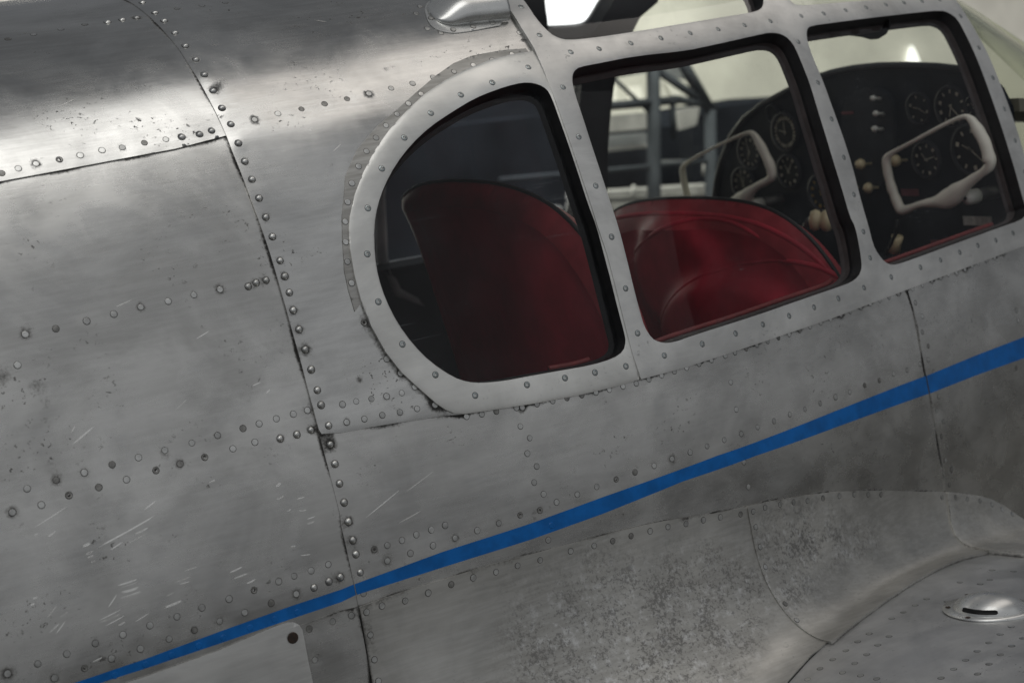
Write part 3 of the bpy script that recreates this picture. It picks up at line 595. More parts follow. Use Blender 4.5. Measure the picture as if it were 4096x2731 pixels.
skin([polyF1], 0.0036, 'skin_fillet', name='fillet_panel', label='long mottled wing root fillet panel', step=0.0055, edge_dirt=0.55, edge_w=0.0025, corr=corrF, crown=0.0004, **skl)
skin([polyF2], 0.0056, 'skin_fillet', name='fillet_panel', label='curved middle fillet panel with pale corrosion', step=0.0055, edge_dirt=0.45, edge_w=0.0025, corr=corrM, crown=0.0004, **skl)
skin([polyF3], 0.0095, 'skin_fillet', name='fillet_panel', label='forward fillet panel with turned edge', step=0.0065, edge_dirt=0.75, edge_w=0.004, corr=lambda v: 0.25+0*v[:, 0], crown=0.0018, **skl)

# access panel with a slotted fastener, bottom left
acc = U(cp(7, (600, 1655), (855, 1568), (1000, 1520), (1250, 1428), (1500, 1340), (1750, 1235), (1900, 1172), (1970, 1150), (2020, 1148), (2055, 1165), (2078, 1200), (2095, 1290), (2115, 1400), (2150, 1568)) + [(1275, 2850), (1300, 3000), (300, 3200)])
ap = patch('access_panel', wall_pos, [acc], 0.007, 0.0042, 0.0042, MATS['skin_bright'], plane, None, None, edge_dirt=0.15, edge_w=0.002, crown=0.0008, rel=True)
ap['label'] = 'bright access panel with rounded corner below the blue stripe'

# blue stripe, laid over the panels in three lengths
st_top = U(cp(7, (505, 1568), (700, 1502), (1000, 1400), (1500, 1216), (2000, 1040), (2351, 926)) + cp(8, (100, 886), (700, 664), (1300, 468), (1800, 286), (2351, 90)) + cp(6, (235, 1568), (900, 1322), (1500, 1082), (1662, 1022), (2000, 885), (2351, 748)) + [(4250, 1290)])
st_bot = U(cp(7, (680, 1568), (1000, 1465), (1500, 1297), (2000, 1128), (2351, 1012)) + cp(8, (105, 962), (700, 770), (1300, 578), (1800, 400), (2351, 178)) + cp(6, (500, 1568), (900, 1430), (1500, 1208), (1690, 1140), (2000, 1020), (2351, 893)) + [(4250, 1378)])
stT = np.vstack([U([(150, 2780)]), st_top]); stB = np.vstack([U([(150, 2838)]), st_bot])
def cutx(a, b):
    x = np.linspace(a, b, max(3, int((b-a)/0.0045))); return np.vstack([np.c_[x, np.interp(x, stB[:, 0], stB[:, 1])], np.c_[x, np.interp(x, stT[:, 0], stT[:, 1])][::-1]])
gs = np.interp(XS, stT[:, 0], stT[:, 1]); xs1 = float(np.interp(-gs, -SEAM_ALL[:, 1], SEAM_ALL[:, 0])); xs2 = float(np.interp(-np.interp(XF, stT[:, 0], stT[:, 1]), -low_seam[:, 1], low_seam[:, 0]))
for a, b_, of in ((UL+0.75, xs1-0.0005, 0.0006), (xs1+0.0008, xs2-0.0004, 0.0016), (xs2+0.0012, XF+1.4, 0.0034)):
    a = max(a, stT[0, 0])
    L = cutx(a, b_); o = patch('stripe', wall_pos, [L], 0.006, of, 0.0004, MATS['blue_paint'], plane, ALLW, PW, edge_dirt=0.0); o['label'] = 'blue painted stripe'
STRIPE = np.vstack([stB, stT[::-1]])

# bright scuffs and scratches on the lower side panel (ninth, x0, y0, x1, y1, width)
SCR = [(7, q) for q in ((215, 510, 450, 360, 5), (680, 635, 1090, 400, 6), (720, 605, 1060, 425, 4), (820, 892, 935, 855, 7), (830, 910, 940, 874, 5), (830, 945, 950, 910, 11), (825, 985, 960, 940, 11), (690, 1130, 820, 1065, 5), (685, 1150, 830, 1090, 9), (720, 1175, 850, 1105, 5), (570, 625, 615, 605, 11), (590, 680, 635, 660, 9), (600, 705, 640, 690, 7), (625, 735, 655, 725, 7),
    (1210, 870, 1320, 830, 7), (1225, 888, 1300, 868, 5), (1135, 1045, 1245, 1000, 10), (1580, 805, 1660, 770, 6), (1605, 850, 1710, 810, 6), (1700, 880, 1755, 855, 7), (935, 1140, 1030, 1080, 4), (340, 1215, 400, 1160, 7), (375, 1240, 440, 1150, 5), (415, 1110, 465, 1075, 8), (320, 1120, 400, 1020, 4), (1900, 215, 1930, 190, 9), (1905, 300, 1950, 280, 7), (1975, 385, 2000, 370, 6), (2110, 440, 2170, 420, 5),
    (2115, 470, 2165, 455, 8), (2045, 300, 2105, 285, 4), (2000, 630, 2035, 625, 6), (2065, 690, 2150, 680, 4), (810, 1170, 855, 1145, 6), (930, 540, 1020, 495, 7), (870, 610, 1020, 530, 5), (760, 650, 850, 590, 5), (235, 555, 260, 540, 6), (330, 560, 380, 525, 6), (205, 1030, 240, 1020, 7), (225, 985, 255, 975, 7), (640, 1420, 700, 1390, 6), (1440, 190, 1480, 170, 6), (985, 380, 1075, 310, 4), (1140, 970, 1200, 940, 4), (740, 1050, 800, 960, 4), (1250, 800, 1360, 765, 4), (2060, 380, 2110, 375, 6))] + \
    [(4, q) for q in ((500, 1490, 640, 1370, 6), (490, 1410, 520, 1360, 7), (1830, 1140, 1860, 1110, 5), (1740, 1085, 1800, 1060, 4), (1205, 1255, 1280, 1185, 3), (800, 545, 900, 500, 3), (1340, 770, 1440, 710, 3))] + [(8, q) for q in ((180, 420, 400, 240, 3), (440, 255, 620, 120, 3), (390, 470, 570, 370, 3), (380, 1060, 415, 1020, 5), (650, 965, 700, 957, 4), (1750, 1180, 1760, 1095, 3))] + [(1, q) for q in ((400, 748, 515, 692, 4), (2170, 152, 2240, 162, 4), (2280, 1060, 2340, 1005, 4))]
V = []; F = []; FM = []
for c, (x0, y0, x1, y1, w) in SCR:
    nst = max(1, int(w/3)); a = np.array(cp(c, (x0, y0))[0]); b2 = np.array(cp(c, (x1, y1))[0]); t_ = (b2-a)/np.linalg.norm(b2-a); n_ = np.array([-t_[1], t_[0]])
    for k in range(nst):                                  # a scuff is a bundle of fine strokes
        o_ = n_*((k+0.5)/nst-0.5)*w*K*1.15; e0, e1 = RNG.uniform(-0.1, 0.12, 2); p0 = a+o_+(b2-a)*e0; p1 = b2+o_-(b2-a)*e1; m = 7
        ctr = NEAR.many([p0+(p1-p0)*i/(m-1)+n_*math.sin(3.14*i/(m-1))*w*0.15 for i in range(m)]); d_ = np.gradient(ctr, axis=0); d_ /= np.linalg.norm(d_, axis=1, keepdims=True); nn = np.c_[-d_[:, 1], d_[:, 0]]
        hwid = 0.00068*np.array([0.15, 0.7, 1, 1, 1, 0.8, 0.2])[:, None]*RNG.uniform(0.7, 1.25); Q = np.vstack([ctr+nn*hwid, ctr-nn*hwid]); P, N = surf_eval(wall_pos, Q[:, 0], Q[:, 1])
        of = max([p[2] for p in PANELS[:NW] if inside(ctr[3:4], p[1])[0]] or [0.0]); P = P+N*(of+relief(Q, ALLW, PW)+0.00022)[:, None]; b0 = len(V); V += list(P); F += [(b0+i, b0+i+1, b0+m+i+1, b0+m+i)[::-1] for i in range(m-1)]; FM += [0 if RNG.random() < 0.6 else 1]*(m-1)
tag(mesh_obj('scratch_marks', V, F, None, plane, True, [MATS['scratch'], MATS['scratch_faint']], FM), 'bright scratches and scuffs on the side skin', kind='stuff')

# ------------------------------------------------------------------ rivets
def disc_mesh(name, rings, mats, seg=14, sm=False):
    """rings: (radius, height, material of the band inside this ring)"""
    V = []; F = []; M = []
    for r, z, m in rings:
        for k in range(seg): a = 6.28318*k/seg; V.append((r*math.cos(a), r*math.sin(a), z))
    n = len(rings)
    for i in range(n-1):
        for k in range(seg): k2 = (k+1) % seg; F.append((i*seg+k, i*seg+k2, (i+1)*seg+k2, (i+1)*seg+k)); M.append(rings[i+1][2])
    F.append(tuple((n-1)*seg+k for k in range(seg))); M.append(rings[-1][2])
    me = bpy.data.meshes.new(name); me.from_pydata(V, [], F); me.update()
    for m in mats: me.materials.append(MATS[m])
    me.polygons.foreach_set('use_smooth', [sm]*len(F)); me.polygons.foreach_set('material_index', M); return me
R0 = 0.0039
dome_me = [disc_mesh('domed_rivet', [(R0*1.22, 0.0001, 0), (R0*1.05, 0.0004, 0), (R0*0.98, 0.0009, 1), (R0*0.78, 0.0019, 1), (R0*0.45, 0.0026, 1), (R0*0.15, 0.0028, 1)], ['ring_grime', m], 14, True) for m in ('rivet_metal', 'rivet_metal', 'rivet_worn')]
flush_me = [disc_mesh('flush_rivet', [(R0*1.20, 0.0000, 0), (R0*1.0, 0.00028, 0), (R0*0.94, 0.00036, 1), (R0*0.5, 0.0004, 1)], ['ring_grime', m], 12) for m in ('rivet_metal', 'rivet_worn', 'rivet_metal', 'rivet_worn', 'rivet_metal', 'rivet_dark')]
pit_me = disc_mesh('flush_rivet', [(R0*1.20, 0.0000, 0), (R0*1.0, 0.0005, 0), (R0*0.90, 0.0006, 1), (R0*0.5, 0.0002, 1), (R0*0.42, 0.0000, 0)], ['ring_grime', 'rivet_dark'], 12)
blue_me = disc_mesh('flush_rivet', [(R0*1.1, 0.0000, 0), (R0*0.95, 0.0006, 0), (R0*0.5, 0.00065, 0)], ['blue_paint'], 12)
def frame_at(pos, uv, off, C, P):
    p, n = surf_eval(pos, np.array([uv[0]]), np.array([uv[1]])); h = relief(np.array([uv]), C, P)[0]
    p = p[0]+n[0]*(off+h); z = Vector(n[0]); x = Vector((1, 0, 0)); y = z.cross(x).normalized(); x = y.cross(z)
    a = random.uniform(0, 6.28); c, s = math.cos(a), math.sin(a); x, y = x*c+y*s, y*c-x*s
    return Matrix(((x.x, y.x, z.x, p[0]), (x.y, y.y, z.y, p[1]), (x.z, y.z, z.z, p[2]), (0, 0, 0, 1)))
def host(uv, lo, hi):
    for o, L, off, pos, hol in reversed(PANELS[lo:hi]):
        if inside(np.array([uv]), L)[0]: return o, off
    return PANELS[lo][0], PANELS[lo][2]
def place(me, name, M, parent, s=1.0, label=None):
    o = bpy.data.objects.new(name, me); o.matrix_world = M @ Matrix.Diagonal((s, s, s, 1)); link(o, parent); return o
for i, uv in enumerate(uvDOME):
    h, off = host(uv, 0, NW); place(random.choice(dome_me), 'domed_rivet', frame_at(wall_pos, uv, off, ALLW, PW), h, random.uniform(1.06, 1.20))
inst = inside(uvFLUSH, STRIPE); stuff = []
NMAX = 290; nflush = 0
for i, uv in enumerate(uvFLUSH):
    h, off = host(uv, 0, NW); off = 0.0058 if inside(uv[None], SEAL)[0] else off; M = frame_at(wall_pos, uv, off+(0.0006 if inst[i] else 0), ALLW, PW)
    if uv[0] > 0.42 or nflush >= NMAX: stuff.append((random.choice(flush_me), M, 1.0)); continue
    me = blue_me if inst[i] else (pit_me if random.random() < 0.05 else random.choice(flush_me))
    place(me, 'flush_rivet', M, h, random.uniform(0.96, 1.08)); nflush += 1
for uv in uvSILL:
    h, off = host(uv, 0, NW); stuff.append((random.choice(flush_me), frame_at(wall_pos, uv, off, ALLW, PW), 1.0))
for uv in uvLOW:
    h, off = host(uv, NW, len(PANELS)); M = frame_at(low_pos, uv, off, ALLL, PL)
    if uv[0] < 0.1 and nflush < NMAX: place(random.choice(flush_me), 'flush_rivet', M, h, random.uniform(0.96, 1.08)); nflush += 1
    else: stuff.append((random.choice(flush_me), M, 1.0))
for uv in uvWING: stuff.append((random.choice(flush_me[:5]), frame_at(low_pos, uv, 0.0004, ALLL, PL) @ Matrix.Diagonal((1.08, 1.08, 1, 1)), 1.05))
bm = bmesh.new(); slots = ['ring_grime', 'rivet_metal', 'rivet_worn', 'rivet_dark']
for me, M, s in stuff:
    t = bmesh.new(); t.from_mesh(me); t.transform(M)
    names = [m.name for m in me.materials]; vm = {}
    for v in t.verts: vm[v] = bm.verts.new(v.co)
    for f in t.faces:
        nf = bm.faces.new([vm[v] for v in f.verts]); nf.smooth = False; nf.material_index = slots.index(names[f.material_index])
    t.free()
me = bpy.data.meshes.new('rivet_rows'); bm.to_mesh(me); bm.free()
for s in slots: me.materials.append(MATS[s])
tag(link(bpy.data.objects.new('rivet_rows', me), plane), 'rows of small flush rivets along sill, fillet and wing', kind='stuff')

# ------------------------------------------------------------------ canopy: frame with openings, rear window ring, gaskets, panes, screws
fl = lambda pts: FAR.many(pts)
fp_r = fl([(2640, -60), (2630, 0), (2560, 60), (2520, 140), (2465, 270), (2450, 380), (2437, 500), (2430, 650), (2425, 800), (2423, 950)])      # forward edge of the far post
fp_l = fl([(2304, 305), (2300, 340), (2296, 400), (2292, 520), (2288, 650), (2286, 800)])
ftw = fl([(2150, -150), (2172, 0), (2180, 115), (2250, 113), (2320, 108), (2345, 97), (2362, 78), (2410, 0), (2450, -70), (2440, -140)])
GC = GMID
g_far_sill = 2*GMID
outer = np.vstack([post1[::-1][:1]+np.array([0.0008, 0.0]), sill[6:]+np.array([0.0008, 0]) if False else sill[7:], [(post3[-1, 0], sill[-1, 1])] if False else np.zeros((0, 2)), post3[::-1],
                   [(post3[0, 0]-0.03, GMID-0.18), (post3[0, 0]-0.05, GMID), (fp_r[0, 0], fp_r[0, 1]-0.03)], fp_r, [(fp_r[-1, 0], g_far_sill-0.02), (XP+0.001, g_far_sill-0.02)], [(XP+0.001, GMID+0.2), (post1[0, 0]+0.001, GMID), (post1[0, 0]+0.001, post1[0, 1]+0.05)], post1+np.array([0.001, 0])])
far_low = np.vstack([fp_l, [(fp_l[-1, 0]-0.03, g_far_sill-0.05)], [(0.16, g_far_sill-0.05), (0.11, g_far_sill-0.09), (0.10, fp_l[0, 1]+0.05), (0.14, fp_l[0, 1]+0.01)]])
frame_holes = [chaikin(L, 1) for L in (win2, win3, t2, t3)] + [chaikin(L, 1) for L in (ftw, far_low)]
fr = patch('canopy_frame', wall_pos, [outer]+frame_holes, 0.008, 0.0105, 0.0105, MATS['frame_metal'], plane, uvFRAME, dict(g=np.full(len(uvFRAME), 0.22), d=np.zeros(len(uvFRAME)), r=np.full(len(uvFRAME), 0.008)), edge_dirt=0.18, edge_w=0.003, crown=0.0009, rel=False)
farL = np.vstack([[(1.0, GMID-0.05)], [(fp_r[0, 0]-0.002, fp_r[0, 1]-0.04)], fp_r-np.array([0.002, 0]), [(fp_r[-1, 0]-0.002, g_far_sill-0.022), (XP+0.004, g_far_sill-0.022), (XP+0.004, GMID-0.05)]])
fll = patch('frame_lining', wall_pos, [farL, chaikin(ftw, 1), chaikin(far_low, 1)], 0.02, -0.004, 0.004, MATS['inner_dark'], plane, None, None, rel=False); fll['label'] = 'dark lining of the far canopy frame'
fr['label'] = 'pale grey metal canopy frame around the side windows'
ringP = np.vstack([ring_out, post1[::-1][1:13]+np.array([0.012, 0])])
rg = patch('rear_window_frame', wall_pos, [ringP, chaikin(win1, 1)], 0.0055, 0.0088, 0.0088, MATS['ring_metal'], plane, uvRING, dict(g=np.full(len(uvRING), 0.25), d=np.zeros(len(uvRING)), r=np.full(len(uvRING), 0.008)), edge_dirt=0.40, edge_w=0.004, crown=0.0018, rel=False)
rg['label'] = 'D-shaped metal frame of the rear window'
# smeared sealant along the upper rear edge of that ring
sp = patch('sealant_smear', wall_pos, [SEAL], 0.005, 0.0058, 0.0018, MATS['putty'], plane, ALLW, PW, edge_dirt=0.0); sp['label'] = 'grey smeared sealant round the rear window frame'
PANELS_S = sp

def ring_strip(name, L, d0, d1, inset, mat, parent, pos=wall_pos, base=0.0):
    """band that runs round an opening from depth d0 to d1 below the surface, drawing in by inset"""
    A = densify(np.asarray(L), 0.010); B = offset_poly(A, inset); P0, N0 = surf_eval(pos, A[:, 0], A[:, 1]); P1, N1 = surf_eval(pos, B[:, 0], B[:, 1])
    a = P0-N0*d0; c = P1-N1*d1; n = len(A)
    e = P1-N1*(d1+0.003); F = []; V = np.vstack([a, c, e])
    for i in range(n): j = (i+1) % n; F += [(i, j, n+j, n+i), (n+i, n+j, 2*n+j, 2*n+i)]
    return mesh_obj(name, V, F, mat, parent)
def pane(name, L, depth, mat, label, pos=wall_pos, step=0.03):
    A = densify(offset_poly(densify(np.asarray(L), 0.012), -0.003), 0.02); v, f = triangulate([A], hexgrid([A], step)); P, N = surf_eval(pos, v[:, 0], v[:, 1])
    o = mesh_obj(name, P-N*depth, f, mat, plane); o['label'] = label; return o
for L, lab, near in ((win1, 'rear', 1), (win2, 'middle', 1), (win3, 'front', 1), (t2, 'upper middle', 1), (t3, 'upper front', 1), (ftw, 'far upper', 0), (far_low, 'far lower', 0)):
    Lc = chaikin(L, 1); top = (-0.0075 if L is win1 else -0.0095) if near else -0.004
    if near:
        g = ring_strip('window_gasket', Lc, top, 0.012 if L is not win1 else 0.012, 0.003, MATS['rubber'], plane); g['label'] = 'black rubber gasket of the %s window' % lab
        Li = offset_poly(densify(Lc, 0.010), 0.003)
        t = ring_strip('inner_trim', Li, 0.0135 if L is not win1 else 0.0135, 0.026, 0.003, MATS['trim_brown'] if L is not win1 else MATS['rubber'], plane); t['label'] = 'inner trim of the %s window' % lab
    else:
        t = ring_strip('inner_trim', Lc, top, 0.030, -0.001, MATS['rubber'], plane)
    pane('window_pane', Lc, 0.008, MATS['pane_glass'], 'clear pane of the %s window' % lab)

def screw_mesh():
    R = 0.0041; seg = 20; circ = np.array([(R*math.cos(6.28318*k/seg), R*math.sin(6.28318*k/seg)) for k in range(seg)])
    a, b = 0.0026, 0.00085; cross = np.array([(a, -b), (a, b), (b, b), (b, a), (-b, a), (-b, b), (-a, b), (-a, -b), (-b, -b), (-b, -a), (b, -a), (b, -b)])
    v, f = triangulate([circ, cross], []); V = [(x, y, 0.0006 if math.hypot(x, y) < R*0.95 else 0.0002) for x, y in v]; F = [tuple(t) for t in f]; M = [0]*len(F)
    n = len(V); V += [(x, y, 0.0006) for x, y in cross]+[(x*0.9, y*0.9, -0.0006) for x, y in cross]
    for i in range(12): j = (i+1) % 12; F.append((n+j, n+i, n+12+i, n+12+j)); M.append(1)
    F.append(tuple(n+12+i for i in range(12))); M.append(1)
    n = len(V); V += [(x, y, 0.0002) for x, y in circ]+[(x*1.18, y*1.18, -0.0001) for x, y in circ]
    for i in range(seg): j = (i+1) % seg; F.append((n+i, n+seg+i, n+seg+j, n+j)); M.append(2)
    me = bpy.data.meshes.new('screw'); me.from_pydata([tuple(map(float, q)) for q in V], [], [tuple(map(int, q)) for q in F]); me.update()
    for m in ('screw_metal', 'screw_recess', 'ring_grime'): me.materials.append(MATS[m])
    me.polygons.foreach_set('material_index', M); return me
SCREW = screw_mesh(); Z0 = np.zeros((0, 2)); P0_ = dict(g=[], d=np.zeros(0), r=np.zeros(0))
def flat_frame(pos, uv, off):
    p, n = surf_eval(pos, np.array([uv[0]]), np.array([uv[1]])); p = p[0]+n[0]*off; z = Vector(n[0]); x = Vector((1, 0, 0)); y = z.cross(x).normalized(); x = y.cross(z)
    return p, x, y, z
def mat_from(p, x, y, z): return Matrix(((x.x, y.x, z.x, p[0]), (x.y, y.y, z.y, p[1]), (x.z, y.z, z.z, p[2]), (0, 0, 0, 1)))
def spin(M): return M @ Matrix.Rotation(random.uniform(0, 6.28), 4, 'Z')
for uv in uvRING: place(SCREW, 'screw', spin(mat_from(*flat_frame(wall_pos, uv, 0.0088))), rg)
for uv in uvFRAME: place(SCREW, 'screw', spin(mat_from(*flat_frame(wall_pos, uv, 0.0105))), fr, random.uniform(0.95, 1.03))
# the big slotted fastener of the access panel
slot_me = disc_mesh('slotted_fastener', [(0.0075, -0.0003, 0), (0.0070, 0.0003, 0), (0.0066, 0.0006, 0), (0.003, 0.0007, 0)], ['screw_rust'], 24)
uvx = U(cp(7, (2008, 1253)))[0]; fx = flat_frame(wall_pos, uvx, 0.0046); fast = place(slot_me, 'slotted_fastener', mat_from(*fx), ap); fast['label'] = 'dark rusty slotted fastener'
q = mesh_obj('fastener_slot', [(-0.0005, -0.0065, 0.00075), (0.0005, -0.0065, 0.00075), (0.0005, 0.0065, 0.00075), (-0.0005, 0.0065, 0.00075), (-0.0005, -0.0065, 0.0002), (0.0005, -0.0065, 0.0002), (0.0005, 0.0065, 0.0002), (-0.0005, 0.0065, 0.0002)],
             [(0, 1, 2, 3), (0, 4, 5, 1), (1, 5, 6, 2), (2, 6, 7, 3), (3, 7, 4, 0)], MATS['screw_recess'], ap, False); q.matrix_world = mat_from(*fx) @ Matrix.Rotation(0.3, 4, 'Z')

# windshield: glass forward of the last post, with the bare deck inside
xw = np.linspace(post3[:, 0].mean()-0.002, post3[:, 0].mean()+0.75, 20)
wsP = np.vstack([post3[::-1]+np.array([-0.006, 0]), [(post3[0, 0]-0.03, GMID-0.18), (post3[0, 0]-0.05, GMID), (fp_r[0, 0], fp_r[0, 1]-0.03)], fp_r-np.array([0.004, 0]), [(fp_r[-1, 0], g_far_sill-0.02), (2.05, g_far_sill-0.02)], [(2.05, 0.0), (post3[-1, 0]+0.02, 0.0)]])
def shield_pos(u, v):
    P = wall_pos(u, v); t = np.clip((np.asarray(u, float)-1.0)/0.9, 0, 1); z = P[..., 2]
    P[..., 2] = np.where(z > 0, z*(1-0.85*t**1.3), z); P[..., 1] = P[..., 1]+(0.75-P[..., 1])*0.10*t; return P
v, f = triangulate([densify(wsP, 0.03)], hexgrid([densify(wsP, 0.03)], 0.035)); P_, N_ = surf_eval(shield_pos, v[:, 0], v[:, 1])
o = mesh_obj('windshield', P_-N_*0.002, f, MATS['windshield_glass'], plane); o['label'] = 'curved olive tinted windshield ahead of the front post'

# ------------------------------------------------------------------ hull interior: far wall, floor, bulkhead, deck
def shell(name, u0, u1, v0, v1, depth, mat, label, nu=30, nv=24):
    Ux, Vx = np.meshgrid(np.linspace(u0, u1, nu), np.linspace(v0, v1, nv), indexing='ij'); P, N = surf_eval(wall_pos, Ux.ravel(), Vx.ravel())
    V = P-N*depth; F = [(i*nv+j, (i+1)*nv+j, (i+1)*nv+j+1, i*nv+j+1) for i in range(nu-1) for j in range(nv-1)]
    o = mesh_obj(name, V, F, mat, plane); o['label'] = label; return o
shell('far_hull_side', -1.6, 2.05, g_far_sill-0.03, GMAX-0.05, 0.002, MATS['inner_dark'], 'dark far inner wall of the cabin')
shell('cabin_lining', -1.6, XP-0.01, GMID-0.35, GMAX-0.05, 0.012, MATS['inner_grey'], 'lining behind the rear window, lightened to bounce light', 24, 40)
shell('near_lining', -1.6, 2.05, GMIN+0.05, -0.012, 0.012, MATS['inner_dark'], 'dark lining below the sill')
def prism(name, poly, x0, x1, mat, parent, bevel=0.004):
    bm = bmesh.new(); vs = [bm.verts.new((x0, y, z)) for y, z in poly]; f = bm.faces.new(vs); r = bmesh.ops.extrude_face_region(bm, geom=[f])
    bmesh.ops.translate(bm, verts=[g for g in r['geom'] if isinstance(g, bmesh.types.BMVert)], vec=(x1-x0, 0, 0)); bmesh.ops.recalc_face_normals(bm, faces=bm.faces)
    if bevel: bmesh.ops.bevel(bm, geom=bm.edges[:], offset=bevel, segments=2, affect='EDGES')
    me = bpy.data.meshes.new(name); bm.to_mesh(me); bm.free(); me.materials.append(mat); return link(bpy.data.objects.new(name, me), parent)
def box(name, lo, hi, mat, parent=None, bev=0.0):
    (x0, y0, z0), (x1, y1, z1) = lo, hi; bm = bmesh.new(); bmesh.ops.create_cube(bm, size=1.0)
    for v in bm.verts: v.co = Vector(((x0+x1)/2+v.co.x*(x1-x0), (y0+y1)/2+v.co.y*(y1-y0), (z0+z1)/2+v.co.z*(z1-z0)))
    if bev: bmesh.ops.bevel(bm, geom=bm.edges[:], offset=bev, segments=2, affect='EDGES')
    me = bpy.data.meshes.new(name); bm.to_mesh(me); bm.free(); me.materials.append(mat); return link(bpy.data.objects.new(name, me), parent)
def tapered(name, x0, x1, inset, z0, z1, mat, far=None):
    xs_ = np.linspace(x0, x1, 14); near = np.c_[xs_, plan(xs_)+inset]; ring_ = np.vstack([near, np.c_[xs_, 1.5-plan(xs_)-(far or inset)][::-1]]); n = len(ring_)
    V = [(x, y, z0) for x, y in ring_]+[(x, y, z1) for x, y in ring_]; F = [tuple(range(n))[::-1], tuple(range(n, 2*n))]+[(i, (i+1) % n, n+(i+1) % n, n+i) for i in range(n)]
    return mesh_obj(name, V, F, MATS[mat], plane, False)
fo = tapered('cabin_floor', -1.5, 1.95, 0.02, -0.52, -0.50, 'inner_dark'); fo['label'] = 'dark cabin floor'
_bs = SEC[::12]; _bs = np.array([(0.75+(y-0.75)*0.96, z*0.96-0.01) for y, z in _bs if z > -0.5])
bk = prism('rear_bulkhead', _bs, -0.62, -0.60, MATS['inner_grey'], plane, 0); bk['label'] = 'bulkhead behind the rear seats, lightened to bounce light'
dk = tapered('nose_deck', 1.16, 2.0, 0.06, -0.03, -0.005, 'deck_olive', 0.34)
for v_ in dk.data.vertices: v_.co.z += 0.265-0.14*(v_.co.x-1.16)/0.84; dk['label'] = 'olive deck behind the windshield'
# red welt along the inside of the sill
def tube(name, pts, rad, mat, parent, seg=8, closed=False):
    pts = [Vector(p) for p in pts]; n = len(pts); V = []; F = []
    rr = rad if hasattr(rad, '__len__') else [rad]*n
    for i, p in enumerate(pts):
        a = pts[(i-1) % n] if (closed or i > 0) else p; c = pts[(i+1) % n] if (closed or i < n-1) else p
        t = (c-a).normalized(); x = t.cross(Vector((0.13, 0.21, 0.97))).normalized(); y = t.cross(x)
        for k in range(seg): an = 6.28318*k/seg; V.append(p+(x*math.cos(an)+y*math.sin(an))*rr[i])
    for i in range(n if closed else n-1):
        j = (i+1) % n
        for k in range(seg): k2 = (k+1) % seg; F.append((i*seg+k, i*seg+k2, j*seg+k2, j*seg+k))
    if not closed: F.append(tuple(range(seg))[::-1]); F.append(tuple((n-1)*seg+k for k in range(seg)))
    return mesh_obj(name, V, F, mat, parent)
for L in (win2, win3, win1):
    gmin = L[:, 1].min(); c = L[:, 0]; lo_ = []
    for x in np.linspace((c.min()+0.05) if L is not win1 else c.max()-0.12, c.max()-0.05, 40):
        idx = [i for i in range(len(L)) if (L[i, 0]-x)*(L[(i+1) % len(L), 0]-x) <= 0]
        ys = []
        for i in idx:
            a, b2 = L[i], L[(i+1) % len(L)]
            ys.append(a[1]+(b2[1]-a[1])*((x-a[0])/(b2[0]-a[0]+1e-9)))
        lo_.append((x, min(ys)))
    lo_ = np.array(lo_); P, N = surf_eval(wall_pos, lo_[:, 0], lo_[:, 1]+0.009); tb = tube('sill_welt', P-N*0.040, 0.0045, MATS['red_trim'], plane); tb['label'] = 'thin red welt along the inner sill'

# ------------------------------------------------------------------ instrument panel
XPNL = 1.135
pan_px = [(2855, 980), (2857, 900), (2862, 800), (2872, 720), (2892, 640), (2930, 545), (2985, 470), (3060, 412), (3150, 365), (3240, 320), (3330, 290), (3420, 272), (3520, 262), (3640, 260), (3760, 265)]
half = on_x(pan_px, XPNL)
prof = np.vstack([half, on_x([(3850, 275), (3930, 300), (3990, 350), (4030, 430)], XPNL)]); prof = np.vstack([prof, [(prof[-1, 0], -0.30), (prof[0, 0], -0.30)]])
ip = prism('instrument_panel', prof, XPNL, XPNL+0.02, MATS['panel_black'], plane); ip['label'] = 'black instrument panel with round gauges'
edge = [(XPNL-0.004, y, z) for y, z in prof[:-2]]; hood = tube('panel_edge', edge, 0.007, MATS['dial_ring'], ip)
